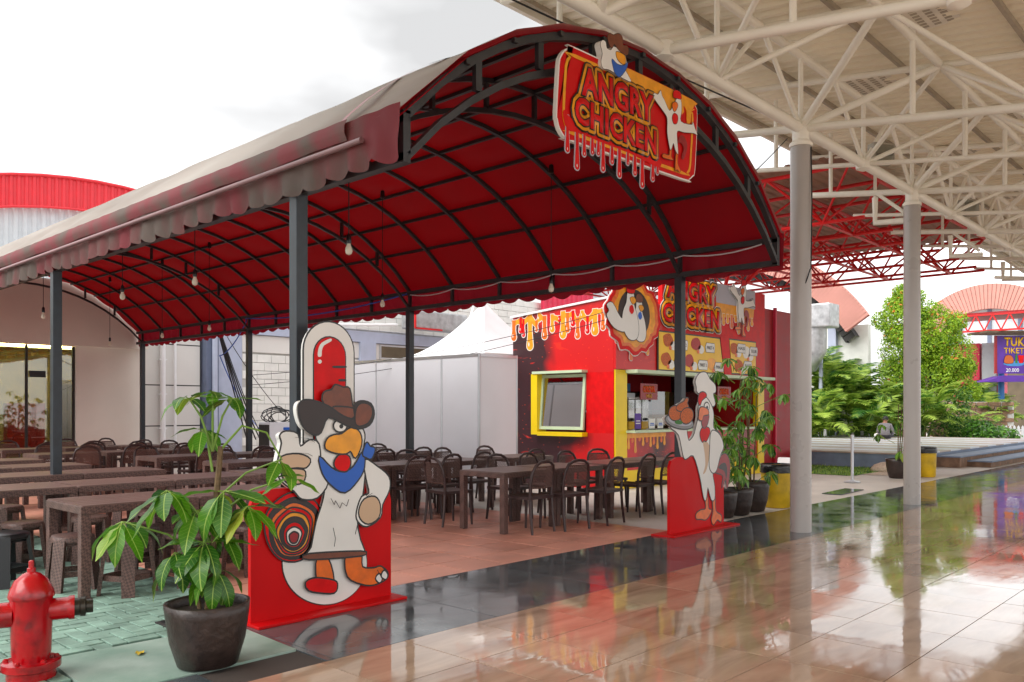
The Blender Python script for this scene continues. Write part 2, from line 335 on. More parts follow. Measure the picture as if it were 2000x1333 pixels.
class MB:
    def __init__(s): s.v = []; s.f = []; s.mi = []; s.cur = 0
    def face(s, idx): s.f.append(idx); s.mi.append(s.cur)
    def add(s, vs, fs):
        k = len(s.v); s.v += [tuple(v) for v in vs]
        for f in fs: s.face([k+i for i in f])
        return s
    def box(s, c, d, rz=0, T=None):
        x, y, z = (v/2 for v in d)
        vs = [Vector(p) for p in ((-x,-y,-z),(x,-y,-z),(x,y,-z),(-x,y,-z),(-x,-y,z),(x,-y,z),(x,y,z),(-x,y,z))]
        if rz: vs = [Matrix.Rotation(rz, 3, 'Z') @ v for v in vs]
        if T: vs = [T @ v for v in vs]
        vs = [v+Vector(c) for v in vs]
        return s.add(vs, [(3,2,1,0),(4,5,6,7),(0,1,5,4),(1,2,6,5),(2,3,7,6),(3,0,4,7)])
    def b2(s, a, b):
        return s.box([(p+q)/2 for p, q in zip(a, b)], [abs(q-p) for p, q in zip(a, b)])
    def bar(s, p, q, w, h=None, up=(0, 0, 1)):
        p, q = Vector(p), Vector(q); d = (q-p).normalized(); u = Vector(up)
        if abs(d.dot(u)) > .98: u = Vector((0, 1, 0))
        x = d.cross(u).normalized(); y = x.cross(d); h = h or w; vs = []
        for e in (p, q):
            for a, b in ((-1,-1),(1,-1),(1,1),(-1,1)): vs.append(e+x*a*w/2+y*b*h/2)
        return s.add(vs, [(0,1,2,3),(7,6,5,4),(0,4,5,1),(1,5,6,2),(2,6,7,3),(3,7,4,0)])
    def tube(s, pts, r, n=8, cap=True):
        pts = [Vector(p) for p in pts]; rs = r if isinstance(r, (list, tuple)) else [r]*len(pts); k = len(s.v); m = len(pts); u = None
        for i, p in enumerate(pts):
            d = (pts[min(i+1, m-1)]-pts[max(i-1, 0)]).normalized()
            if u is None:
                u = Vector((0, 0, 1)) if abs(d.z) < .9 else Vector((1, 0, 0))
            x = d.cross(u)
            if x.length < 1e-4: x = d.cross(Vector((1, 0, 0)))
            x.normalize(); y = d.cross(x).normalized(); u = -y if u.dot(-y) > 0 else y
            for j in range(n):
                a = 2*math.pi*j/n; s.v.append(tuple(p+(x*math.cos(a)+y*math.sin(a))*rs[i]))
        for i in range(m-1):
            for j in range(n):
                a = k+i*n+j; b = k+i*n+(j+1) % n; s.face([a, b, b+n, a+n])
        if cap: s.face([k+j for j in range(n)][::-1]); s.face([k+(m-1)*n+j for j in range(n)])
        return s
    def lathe(s, prof, n=20, c=(0, 0, 0), cap=True, axis='Z', wob=None):
        k = len(s.v)
        for i, (r, z) in enumerate(prof):
            for j in range(n):
                a = 2*math.pi*j/n; rr = r*(wob(a, z) if wob else 1)
                p = (rr*math.cos(a), rr*math.sin(a), z)
                if axis == 'Y': p = (p[0], p[2], p[1])
                if axis == 'X': p = (p[2], p[0], p[1])
                s.v.append((c[0]+p[0], c[1]+p[1], c[2]+p[2]))
        for i in range(len(prof)-1):
            for j in range(n):
                a = k+i*n+j; b = k+i*n+(j+1) % n; s.face([a, b, b+n, a+n])
        if cap: s.face([k+j for j in range(n)][::-1]); s.face([k+(len(prof)-1)*n+j for j in range(n)])
        return s
    def grid(s, nu, nv, fn):
        k = len(s.v)
        for i in range(nu+1):
            for j in range(nv+1): s.v.append(tuple(fn(i/nu, j/nv)))
        for i in range(nu):
            for j in range(nv):
                a = k+i*(nv+1)+j; s.face([a, a+nv+1, a+nv+2, a+1])
        return s
    def prism(s, pts, y0, y1, T=None):
        """outline in x,z extruded along y"""
        n = len(pts); vs = [Vector((x, y0, z)) for x, z in pts]+[Vector((x, y1, z)) for x, z in pts]
        if T: vs = [T @ v for v in vs]
        fs = [list(range(n)), list(range(2*n-1, n-1, -1))]+[[i, i+n, (i+1) % n+n, (i+1) % n] for i in range(n)]
        return s.add(vs, fs)
    def mesh(s, name, mats, smooth=False, bevel=0):
        me = bpy.data.meshes.new(name); me.from_pydata(s.v, [], s.f)
        for m in (mats if isinstance(mats, (list, tuple)) else [mats]): me.materials.append(M[m] if isinstance(m, str) else m)
        me.polygons.foreach_set('material_index', s.mi)
        bm = bmesh.new(); bm.from_mesh(me); bmesh.ops.recalc_face_normals(bm, faces=bm.faces)
        if bevel: bmesh.ops.bevel(bm, geom=list(bm.edges), offset=bevel, segments=2, affect='EDGES', profile=.6)
        bm.to_mesh(me); bm.free()
        if smooth:
            me.polygons.foreach_set('use_smooth', [True]*len(me.polygons))
            if smooth != 'all': me.set_sharp_from_angle(angle=R(40))
        me.update(); return me
    def build(s, name, mats, parent=None, smooth=False, bevel=0, **kw):
        return link(name, s.mesh(name, mats, smooth, bevel), parent, **kw)

def struct(o): o['kind'] = 'structure'; return o
def smooth_pts(p, k=3):
    out = []; n = len(p)
    for i in range(n):
        p0, p1, p2, p3 = p[i-1], p[i], p[(i+1) % n], p[(i+2) % n]
        for j in range(k):
            t = j/k; q = []
            for a in (0, 1):
                q.append(.5*(2*p1[a]+(p2[a]-p0[a])*t+(2*p0[a]-5*p1[a]+4*p2[a]-p3[a])*t*t+(3*p1[a]-p0[a]-3*p2[a]+p3[a])*t**3))
            out.append(tuple(q))
    return out
def grow(p, d):
    n = len(p); A = sum(p[i][0]*p[(i+1) % n][1]-p[(i+1) % n][0]*p[i][1] for i in range(n)); sg = 1 if A > 0 else -1
    out = []
    for i in range(n):
        a, b, c = p[i-1], p[i], p[(i+1) % n]
        e1 = Vector((b[1]-a[1], a[0]-b[0])); e2 = Vector((c[1]-b[1], b[0]-c[0]))
        if e1.length: e1.normalize()
        if e2.length: e2.normalize()
        m = e1+e2
        if m.length < .3: m = e2 if e2.length else Vector((0, 0))
        m.normalize(); out.append((b[0]+m.x*d*sg, b[1]+m.y*d*sg))
    return out
def flat(name, pts, m, parent, y, th=.003, T=None, rnd=3, ink=0, inkm='ink'):
    """a thin printed or cut layer standing proud of a board that faces -Y"""
    q = smooth_pts(pts, rnd) if rnd else pts
    if ink:
        mb = MB(); mb.prism(grow(q, ink), y, y-th, T); o = mb.build(name, inkm, parent); y -= th
        mb = MB(); mb.prism(q, y+th*.3, y-th*.7, T); mb.build('colour_layer', m, o); return o
    mb = MB(); mb.prism(q, y, y-th, T); return mb.build(name, m, parent)
def ell(cx, cz, a, b, n=18): return [(cx+a*math.cos(i*2*math.pi/n), cz+b*math.sin(i*2*math.pi/n)) for i in range(n)]
def drip(x, w, zt, zb):
    r = w/2; return [(x-r*.7, zt), (x+r*.7, zt), (x+r*.62, (zt+zb)/2)]+[(x+r*math.cos(-a), zb+r+r*math.sin(-a)) for a in [i*math.pi/8 for i in range(9)]]+[(x-r*.62, (zt+zb)/2)]

def text_layers(body, W, Hh, x, z, layers, parent, y, T=None, tilt=0, name='lettering', squash=1):
    """lettering fitted into a W x Hh box whose lower left corner is x,z; layers = (offset, material), back to front"""
    box = None
    for lay_ in layers:
        off, m = lay_[:2]; ring = lay_[2] if len(lay_) > 2 else 0
        cu = bpy.data.curves.new('lettering', 'FONT'); cu.body = body; cu.size = 1; cu.offset = off; cu.extrude = 0; cu.resolution_u = 3
        cu.space_character = 1.0+layers[-1][0]*1.2
        o = bpy.data.objects.new('tmp', cu); C.objects.link(o)
        bpy.context.view_layer.update(); dg = bpy.context.evaluated_depsgraph_get()
        me = bpy.data.meshes.new_from_object(o.evaluated_get(dg)); bpy.data.objects.remove(o); bpy.data.curves.remove(cu)
        bm = bmesh.new(); bm.from_mesh(me)
        ext = bmesh.ops.extrude_face_region(bm, geom=list(bm.faces)); 
        bmesh.ops.translate(bm, verts=[v for v in ext['geom'] if isinstance(v, bmesh.types.BMVert)], vec=(0, 0, 1))
        if box is None or off == layers[-1][0]: pass
        xs = [v.co.x for v in bm.verts]; ys = [v.co.y for v in bm.verts]
        if box is None:
            # reference box comes from the front layer's own letters
            o0 = layers[-1][0]; g = layers[0][0]-o0
            box = (min(xs)+g, max(xs)-g, min(ys)+g, max(ys)-g)
        x0, x1, y0, y1 = box
        ct, st = math.cos(tilt), math.sin(tilt)
        for v in bm.verts:
            u = (v.co.x-x0)/(x1-x0)*W; w = (v.co.y-y0)/(y1-y0)*Hh
            p = Vector((x+u*ct-w*st*squash, y-(.0025 if v.co.z > .5 else 0), z+u*st+w*ct))
            v.co = T @ p if T else p
        bmesh.ops.recalc_face_normals(bm, faces=bm.faces)
        if ring:                                   # a wide even border: the letters repeated round a small circle
            src = list(bm.verts)+list(bm.edges)+list(bm.faces)
            for q in range(14):
                d_ = bmesh.ops.duplicate(bm, geom=src); w_ = Vector((ring*math.cos(q*math.pi/7), -.00012*(q+1), ring*math.sin(q*math.pi/7)))
                bmesh.ops.translate(bm, verts=[v for v in d_['geom'] if isinstance(v, bmesh.types.BMVert)], vec=w_)
            y -= .002
        bm.to_mesh(me); bm.free(); me.materials.clear(); me.materials.append(M[m]); link(name, me, parent); y -= .0025

def leaf_mesh(name, L, W, droop=.3, fold=.15, m='leaf', n=6, pet=0.0):
    mb = MB(); vs = []; fs = []
    prof = [0.02, .62, .95, 1, .84, .5, .03] if n == 6 else [.05, .9, .9, .05]
    pos = []; ang = 0; x = pet; z = 0; pos.append((x, z))
    for i in range(n):
        ang = droop*((i+1)/n)*1.6; x += L/n*math.cos(ang); z -= L/n*math.sin(ang); pos.append((x, z))
    for i, (px, pz) in enumerate(pos):
        w = prof[i]*W/2; wz = fold*w+.006*math.sin(i*2.1)
        vs += [(px, -w, pz+wz), (px, 0, pz), (px, w, pz+wz)]
    for i in range(n):
        a = i*3; fs += [(a, a+3, a+4, a+1), (a+1, a+4, a+5, a+2)]
    mb.add(vs, fs)
    if pet: mb.tube([(0, 0, .0), (pet, 0, 0)], .004, 4, False)
    return mb.mesh(name, m, 'all')

def corr_profile(x0, x1, pitch, amp):
    out = []; x = x0
    while x < x1:
        for a, h in ((0, 0), (.35, 0), (.5, 1), (.85, 1)): out.append((x+a*pitch, h*amp))
        x += pitch
    return out
S1={
 'panel':[(-0.021,0.017),(-0.021,0.826),(-0.008,0.886),(0.046,0.922),(0.143,0.936),(1.018,0.91),(1.141,0.876),(1.196,0.823),(1.212,0.742),(1.212,0.019)],
 'base':[(-0.04,0.008),(1.298,-0.007)],
 'tube':[(0.402,0.972),(0.402,1.938),(0.429,2.04),(0.504,2.113),(0.613,2.15),(0.737,2.129),(0.817,2.055),(0.84,1.941),(0.84,0.945)],
 'bulb':[(0.965,0.305),(0.946,0.209),(0.889,0.128),(0.803,0.072),(0.696,0.045),(0.58,0.05),(0.468,0.084),(0.369,0.143),(0.292,0.221),(0.244,0.31),(0.227,0.404),(0.244,0.493),(0.292,0.569),(0.369,0.627),(0.468,0.66),(0.58,0.664),(0.696,0.637),(0.803,0.582),(0.889,0.502),(0.946,0.407)],
 'mercury':[(0.481,1.114),(0.481,1.905),(0.504,1.998),(0.613,2.053),(0.725,2.011),(0.759,1.918),(0.759,1.102)],
 'shine':[(0.515,1.892),(0.519,1.944),(0.548,1.992),(0.624,2.028),(0.633,2.01),(0.569,1.974),(0.55,1.936),(0.545,1.893)],
 'dot':[(0.548,1.853),(0.542,1.842),(0.53,1.837),(0.518,1.841),(0.513,1.851),(0.518,1.862),(0.53,1.867),(0.542,1.863)],
 'tick':[(0.651,1.825),(0.759,1.829),(0.759,1.814),(0.651,1.81)],
 'tick2':[(0.7,1.727),(0.759,1.728),(0.759,1.713),(0.7,1.712)],
 'tail':[(0.193,0.861),(0.304,0.898),(0.429,0.861),(0.515,0.781),(0.537,0.668),(0.472,0.49),(0.366,0.412),(0.223,0.431),(0.124,0.532),(0.081,0.677),(0.104,0.78)],
 'tail_b':[(0.153,0.723),(0.253,0.803),(0.408,0.808),(0.504,0.726),(0.483,0.6),(0.346,0.668),(0.223,0.645),(0.183,0.525),(0.143,0.6)],
 'tail_c':[(0.472,0.555),(0.457,0.497),(0.414,0.454),(0.354,0.436),(0.288,0.444),(0.229,0.477),(0.189,0.529),(0.175,0.588),(0.189,0.644),(0.229,0.686),(0.288,0.707),(0.354,0.7),(0.414,0.668),(0.457,0.616)],
 'tail_d':[(0.444,0.558),(0.433,0.515),(0.403,0.484),(0.359,0.47),(0.311,0.476),(0.269,0.5),(0.239,0.538),(0.229,0.582),(0.239,0.623),(0.269,0.655),(0.311,0.669),(0.359,0.665),(0.403,0.641),(0.433,0.603)],
 'tail_e':[(0.358,0.577),(0.353,0.554),(0.338,0.536),(0.316,0.528),(0.293,0.531),(0.271,0.544),(0.257,0.565),(0.251,0.588),(0.257,0.611),(0.271,0.628),(0.293,0.636),(0.316,0.634),(0.338,0.621),(0.353,0.601)],
 'body':[(0.526,1.223),(0.515,1.076),(0.563,0.925),(0.548,0.815),(0.493,0.672),(0.451,0.493),(0.429,0.426),(0.887,0.387),(0.88,0.499),(0.852,0.637),(0.899,0.825),(0.927,1.055),(0.911,1.211),(0.922,1.307),(0.864,1.385),(0.714,1.459),(0.569,1.445),(0.537,1.371),(0.489,1.298)],
 'arm':[(0.179,1.164),(0.203,1.26),(0.189,1.314),(0.233,1.34),(0.325,1.32),(0.35,1.229),(0.429,1.272),(0.504,1.242),(0.526,1.075),(0.585,0.961),(0.493,0.856),(0.366,0.857),(0.304,0.916),(0.193,1.003),(0.167,1.085)],
 'fist1':[(0.203,1.163),(0.335,1.175),(0.429,1.135),(0.398,1.082),(0.325,1.085),(0.213,1.091)],
 'fist2':[(0.207,1.065),(0.325,1.067),(0.387,1.046),(0.366,0.975),(0.274,0.971),(0.223,1.001)],
 'armr':[(0.922,1.11),(1.043,1.05),(1.154,0.965),(1.161,0.865),(1.092,0.752),(1.072,0.655),(0.946,0.599),(0.864,0.645),(0.852,0.714),(0.899,0.825),(0.97,0.849),(0.946,0.957)],
 'fistr':[(0.875,0.731),(0.922,0.804),(1.018,0.816),(1.067,0.754),(1.055,0.656),(0.958,0.617),(0.887,0.662)],
 'brim':[(0.335,1.519),(0.366,1.559),(0.451,1.559),(0.58,1.519),(0.714,1.444),(0.824,1.424),(0.817,1.52),(0.875,1.558),(0.97,1.539),(0.999,1.462),(0.958,1.384),(0.852,1.357),(0.737,1.387),(0.58,1.445),(0.515,1.334),(0.451,1.321),(0.377,1.373),(0.342,1.446)],
 'brim_b':[(0.829,1.405),(0.838,1.501),(0.887,1.543),(0.965,1.524),(0.98,1.462),(0.942,1.4),(0.864,1.376)],
 'crown':[(0.548,1.547),(0.548,1.621),(0.613,1.641),(0.647,1.679),(0.714,1.661),(0.771,1.653),(0.794,1.539),(0.819,1.458),(0.714,1.472)],
 'band':[(0.629,1.497),(0.647,1.516),(0.805,1.504),(0.819,1.458),(0.759,1.421),(0.68,1.463)],
 'beak':[(0.563,1.213),(0.576,1.277),(0.636,1.306),(0.703,1.312),(0.794,1.358),(0.868,1.318),(0.882,1.231),(0.829,1.133),(0.787,1.186),(0.737,1.169),(0.647,1.178)],
 'wattle':[(0.642,1.098),(0.669,1.143),(0.714,1.161),(0.771,1.139),(0.782,1.082),(0.755,1.041),(0.719,1.036),(0.664,1.054)],
 'scarf':[(0.511,1.15),(0.613,1.062),(0.714,1.025),(0.817,1.061),(0.904,1.172),(0.913,1.056),(0.857,0.963),(0.737,0.876),(0.62,0.936),(0.541,1.028)],
 'knot':[(0.904,1.153),(0.922,1.21),(0.942,1.241),(0.97,1.209),(1.014,1.192),(0.982,1.121),(0.934,1.133)],
 'eye':[(0.746,1.375),(0.738,1.355),(0.719,1.34),(0.691,1.335),(0.664,1.341),(0.645,1.356),(0.638,1.377),(0.645,1.397),(0.664,1.412),(0.691,1.418),(0.719,1.412),(0.738,1.396)],
 'pupil':[(0.719,1.372),(0.713,1.36),(0.7,1.355),(0.688,1.36),(0.682,1.373),(0.688,1.384),(0.7,1.389),(0.713,1.384)],
 'hem':[(0.429,0.444),(0.887,0.406),(0.889,0.379),(0.429,0.411)],
 'foot':[(0.759,0.399),(0.887,0.393),(0.904,0.284),(1.018,0.259),(1.079,0.264),(1.146,0.212),(1.136,0.164),(1.018,0.136),(0.899,0.16),(0.771,0.236)],
 'leg':[(0.504,0.404),(0.591,0.392),(0.642,0.227),(0.58,0.213),(0.532,0.224),(0.498,0.266)],
 'claw':[(1.038,0.178),(1.067,0.207),(1.092,0.17),(1.072,0.143)],
 'claw2':[(1.092,0.19),(1.116,0.226),(1.146,0.192),(1.131,0.162)],
 'foot2':[(0.408,0.243),(0.493,0.258),(0.647,0.217),(0.673,0.175),(0.647,0.132),(0.537,0.15),(0.429,0.185)],
}
S2={
 'panel':[(-0.052,0.002),(-0.052,0.807),(-0.012,0.887),(0.107,0.924),(1.113,0.906),(1.2,0.863),(1.231,0.782),(1.231,0.004)],
 'base':[(-0.203,0.044),(1.413,-0.006)],
 'tail':[(1.015,0.822),(1.231,0.921),(1.352,0.856),(1.384,0.694),(1.312,0.467),(1.279,0.599),(1.172,0.487),(1.2,0.644),(0.996,0.705)],
 'tail_b':[(1.073,0.75),(1.231,0.812),(1.312,0.738),(1.291,0.599),(1.231,0.702)],
 'body':[(0.73,1.654),(0.881,1.568),(0.95,1.441),(0.95,1.265),(1.113,1.183),(1.2,1.022),(1.152,0.924),(1.015,0.753),(0.927,0.699),(0.977,0.52),(0.977,0.363),(0.9,0.359),(0.813,0.521),(0.768,0.369),(0.712,0.403),(0.619,0.677),(0.467,0.932),(0.29,0.898),(0.227,0.96),(0.131,1.195),(-0.045,1.29),(0.279,1.276),(0.318,1.2),(0.36,1.115),(0.467,1.169),(0.528,1.272),(0.583,1.404),(0.59,1.538)],
 'belly':[(0.693,1.115),(0.862,1.033),(0.824,0.84),(0.768,0.727),(0.693,0.692),(0.749,0.805),(0.73,0.96)],
 'hat':[(0.546,1.775),(0.521,1.851),(0.612,1.943),(0.768,1.959),(0.862,1.879),(0.988,1.813),(1.007,1.725),(0.942,1.695),(0.996,1.574),(0.919,1.544),(0.768,1.635),(0.568,1.709)],
 'comb':[(0.576,1.604),(0.612,1.695),(0.712,1.711),(0.775,1.67),(0.664,1.615),(0.619,1.553)],
 'beak':[(0.583,1.423),(0.601,1.5),(0.656,1.526),(0.786,1.5),(0.813,1.441),(0.693,1.423),(0.656,1.365),(0.583,1.376)],
 'mouth':[(0.675,1.413),(0.824,1.441),(0.798,1.325),(0.723,1.268),(0.664,1.308)],
 'wattle':[(0.627,1.222),(0.693,1.273),(0.824,1.263),(0.85,1.198),(0.768,1.104),(0.712,1.115),(0.675,1.096),(0.627,1.155)],
 'wing':[(0.881,1.188),(0.957,1.229),(1.113,1.163),(1.2,1.022),(1.113,0.906),(1.027,0.733),(0.938,0.694),(0.85,0.781),(0.862,1.013)],
 'plate':[(0.442,1.306),(0.411,1.282),(0.345,1.268),(0.253,1.264),(0.149,1.27),(0.043,1.286),(-0.05,1.31),(-0.121,1.339),(-0.162,1.368),(-0.168,1.396),(-0.138,1.419),(-0.077,1.433),(0.01,1.438),(0.113,1.433),(0.219,1.418),(0.316,1.395),(0.392,1.365),(0.436,1.334)],
 'plate_b':[(0.401,1.327),(0.375,1.309),(0.319,1.299),(0.241,1.297),(0.15,1.304),(0.058,1.318),(-0.024,1.337),(-0.086,1.36),(-0.123,1.384),(-0.13,1.405),(-0.105,1.422),(-0.053,1.432),(0.022,1.435),(0.111,1.429),(0.204,1.416),(0.288,1.397),(0.355,1.373),(0.394,1.349)],
 'meat':[(0.182,1.453),(0.168,1.416),(0.128,1.387),(0.07,1.371),(0.007,1.372),(-0.049,1.388),(-0.088,1.418),(-0.101,1.454),(-0.088,1.49),(-0.049,1.52),(0.007,1.536),(0.07,1.536),(0.128,1.52),(0.168,1.49)],
 'meat2':[(0.425,1.398),(0.389,1.362),(0.333,1.337),(0.269,1.329),(0.21,1.34),(0.167,1.366),(0.148,1.403),(0.157,1.444),(0.192,1.48),(0.247,1.505),(0.31,1.513),(0.37,1.503),(0.415,1.477),(0.434,1.439)],
 'meat3':[(0.056,1.518),(0.107,1.555),(0.227,1.593),(0.279,1.634),(0.325,1.621),(0.297,1.574),(0.325,1.528),(0.192,1.481),(0.09,1.49)],
 'lettuce':[(0.022,1.353),(0.09,1.371),(0.192,1.351),(0.158,1.32),(0.056,1.325)],
 'eye':[(0.832,1.534),(0.824,1.511),(0.803,1.494),(0.775,1.488),(0.747,1.494),(0.727,1.511),(0.719,1.534),(0.727,1.557),(0.747,1.574),(0.775,1.581),(0.803,1.575),(0.824,1.558)],
 'pupil':[(0.809,1.523),(0.801,1.506),(0.783,1.5),(0.764,1.506),(0.756,1.523),(0.764,1.539),(0.783,1.546),(0.801,1.539)],
 'leg':[(0.76,0.389),(0.813,0.385),(0.835,0.248),(0.904,0.222),(0.862,0.168),(0.768,0.118),(0.656,0.138),(0.546,0.149),(0.546,0.21),(0.656,0.244),(0.768,0.253)],
 'leg2':[(0.934,0.376),(0.996,0.371),(1.011,0.203),(1.152,0.131),(1.144,0.052),(1.054,0.091),(0.957,0.032),(0.911,0.104),(0.95,0.208)],
}
SG={
 'board':[(-1.141,0.128),(-1.112,0.495),(-1.088,0.58),(-1.031,0.646),(-0.949,0.688),(-0.866,0.701),(0.746,0.74),(0.84,0.74),(0.9,0.706),(0.922,0.623),(0.884,0.122),(0.84,0.043),(0.769,-0.002),(0.676,-0.023),(-0.933,-0.047),(-1.031,-0.04),(-1.104,0.014),(-1.131,0.079)],
 'stripe':[(-1.072,0.198),(-1.044,0.515),(-0.995,0.598),(-0.916,0.64),(0.722,0.684),(0.805,0.643),(0.84,0.577),(0.798,0.141),(0.746,0.055),(0.63,0.022),(-0.933,0.002),(-1.023,0.024),(-1.067,0.096)],
 'stripe_in':[(-1.044,0.205),(-1.015,0.514),(-0.974,0.589),(-0.913,0.62),(0.699,0.655),(0.769,0.621),(0.798,0.566),(0.76,0.145),(0.718,0.074),(0.63,0.044),(-0.926,0.022),(-0.999,0.042),(-1.038,0.108)],
 'drip_top':[(-1.072,0.058),(-1.015,0.083),(-0.933,0.067),(0.297,0.1),(0.275,0.03),(0.211,-0.007)],
 'A0':[(-0.891,0.33),(0.086,0.369),(-0.823,0.566)],
 'Aend':[(0.19,0.596),(0.086,0.369)],
 'C0':[(-0.949,0.104),(0.201,0.091),(-0.866,0.31)],
 'rooster':[(-0.596,0.617),(-0.623,0.663),(-0.605,0.734),(-0.632,0.801),(-0.605,0.84),(-0.566,0.839),(-0.548,0.795),(-0.493,0.796),(-0.478,0.817),(-0.451,0.837),(-0.329,0.841),(-0.291,0.808),(-0.276,0.757),(-0.291,0.696),(-0.253,0.662),(-0.214,0.617),(-0.367,0.618),(-0.515,0.63)],
 'rhat':[(-0.542,0.884),(-0.515,0.924),(-0.46,0.927),(-0.432,0.944),(-0.386,0.963),(-0.339,0.95),(-0.329,0.886),(-0.272,0.898),(-0.249,0.866),(-0.282,0.817),(-0.386,0.829),(-0.451,0.859),(-0.478,0.819),(-0.515,0.827)],
 'rscarf':[(-0.478,0.727),(-0.404,0.707),(-0.31,0.724),(-0.262,0.766),(-0.276,0.712),(-0.367,0.616),(-0.432,0.621),(-0.464,0.667)],
 'rbeak':[(-0.423,0.801),(-0.367,0.813),(-0.301,0.805),(-0.291,0.758),(-0.329,0.729),(-0.404,0.749)],
 'rooster2':[(0.159,0.587),(0.165,0.63),(0.222,0.634),(0.264,0.681),(0.286,0.64),(0.323,0.614),(0.405,0.54),(0.472,0.605),(0.539,0.69),(0.596,0.687),(0.607,0.592),(0.596,0.491),(0.781,0.506),(0.805,0.537),(0.84,0.489),(0.884,0.437),(0.817,0.439),(0.653,0.406),(0.539,0.391),(0.534,0.305),(0.55,0.186),(0.505,0.213),(0.472,0.266),(0.432,0.196),(0.405,0.226),(0.372,0.339),(0.372,0.459),(0.318,0.505)],
 'rcomb2':[(0.472,0.678),(0.472,0.726),(0.516,0.753),(0.584,0.751),(0.602,0.701),(0.539,0.686)],
 'rbeak2':[(0.449,0.611),(0.505,0.644),(0.543,0.624),(0.505,0.565),(0.472,0.557)],
 'rwattle2':[(0.449,0.49),(0.483,0.535),(0.539,0.525),(0.528,0.462),(0.472,0.442)],
 'rleg2':[(0.416,0.193),(0.445,0.199),(0.438,0.137),(0.472,0.114),(0.307,0.102),(0.318,0.135),(0.405,0.142)],
 'rleg2b':[(0.516,0.179),(0.55,0.186),(0.543,0.099),(0.589,0.048),(0.573,0.026),(0.539,0.043),(0.505,0.03)],
 'rtail':[(0.55,0.296),(0.607,0.371),(0.687,0.353),(0.711,0.271),(0.653,0.16),(0.618,0.177),(0.653,0.258),(0.607,0.297)],
 'cheese':[(-0.282,0.71),(-0.175,0.736),(0.817,0.746),(0.845,0.704),(0.793,0.64),(0.781,0.537),(0.722,0.51),(0.711,0.619),(0.653,0.653),(0.641,0.576),(0.318,0.541),(0.148,0.637),(-0.016,0.627),(-0.233,0.645)],
}
SGD=[(-1.015, -0.146, 0.032), (-0.896, -0.256, 0.039), (-0.806, -0.131, 0.025), (-0.702, -0.097, 0.025), (-0.623, -0.085, 0.023), (-0.56, -0.202, 0.035), (-0.438, -0.116, 0.028), (-0.335, -0.206, 0.039), (-0.214, -0.074, 0.021), (-0.112, -0.144, 0.032), (-0.002, -0.226, 0.042), (0.159, -0.136, 0.032), (0.233, -0.062, 0.018)]

# ================================================================ the ground and the floors
def sheet(name, x0, y0, x1, y1, z, m, parent=None):
    return MB().add([(x0, y0, z), (x1, y0, z), (x1, y1, z), (x0, y1, z)], [(0, 1, 2, 3)]).build(name, m, parent)
struct(sheet('ground', -120, -120, 260, 260, -.034, 'ground'))
cor = struct(MB().b2((-10, -9, -.03), (60, 4.215, -.008)).b2((-10, 4.215, -.03), (2.9, 4.55, -.008)).b2((2.9, 4.215, -.03), (60, 5.6, -.008)).build('arcade_floor', 'grout_dark'))
TS = .64
tile_me = {}
def tile_mesh(w, d, m):
    k = (round(w, 3), round(d, 3), m)
    if k not in tile_me: tile_me[k] = MB().box((0, 0, -.006), (w-.006, d-.006, .012)).mesh('floor_tile', m)
    return tile_me[k]
def lay(x0, y0, x1, y1, m, near, far):
    w, d = x1-x0, y1-y0; cx, cy = (x0+x1)/2, (y0+y1)/2
    D = .73*cx+.683*cy; t = (.683*cx-.73*cy)/max(D, .1)
    if D > 3.6 and abs(t) < .72 and D < 19:
        link('floor_tile', tile_mesh(w, d, m), cor, (cx, cy, random.uniform(-.0006, .0006)), (R(random.gauss(0, .03)), R(random.gauss(0, .03)), 0))
    else: far.box((cx, cy, -.006), (w-.006, d-.006, .012))
fp, fs_ = MB(), MB()
for i in range(-16, 80):
    for j in range(18):
        y1 = 4.22-j*TS; lay(i*TS+.29, y1-TS, (i+1)*TS+.29, y1, 'peach', None, fp)
for i in range(-10, 60):
    x0 = i*.7+.15
    if x0 > 2.2:
        for y0, y1 in ((4.22, 4.9), (4.9, 5.6)): lay(max(x0, 2.9), y0, x0+.7, y1, 'slate', None, fs_)
    else: lay(x0, 4.22, x0+.7, 4.55, 'slate', None, fs_)
fp.build('peach_tiling', 'peach', cor)['kind'] = 'stuff'; fs_.build('slate_tiling', 'slate', cor)['kind'] = 'stuff'

struct(MB().b2((8.93, 5.6, -.03), (60, 24, -.004)).build('concrete_paving', 'concrete'))
ter = struct(MB().b2((3.42, 5.6, -.03), (8.93, 21.3, -.009)).build('terracotta_floor', 'grout'))
ttm = MB().box((0, 0, -.006), (.486, .488, .012)).mesh('terracotta_tile', 'terracotta'); far = MB()
for i in range(11):
    for j in range(31):
        x, y = 3.42+.5009*(i+.5), 5.6+.506*(j+.5)
        if j < 14: link('terracotta_tile', ttm, ter, (x, y, -.002+random.uniform(-.001, .001)), (R(random.gauss(0, .1)), R(random.gauss(0, .1)), 0))
        else: far.box((x, y, -.008), (.495, .5, .012))
far.build('terracotta_tiling', 'terracotta', ter)['kind'] = 'stuff'
pav = struct(MB().b2((-9, 4.55, -.05), (3.42, 21.3, -.022)).build('green_pavement', 'paver_joint'))
bH = MB().box((0, 0, -.012), (.2, .095, .03)).mesh('paving_brick', 'paver', bevel=.005)
bl = []
for i in range(-30, 60):
    for j in range(0, 90):
        m = (i-j) % 4
        if m not in (0, 3): continue
        x, y = (i+1)*.105, 4.6+j*.105
        cx, cy = (x+.0525, y) if m == 0 else (x, y+.0525)
        if cx > 3.36 or (1.68 < cx < 2.98 and cy < 5.45) or cx < -2.5 or (cx > 2.85 and cy < 5.62): continue
        bl.append((.73*cx+.683*cy, cx, cy, m))
bl.sort(); far = MB(); n = 0
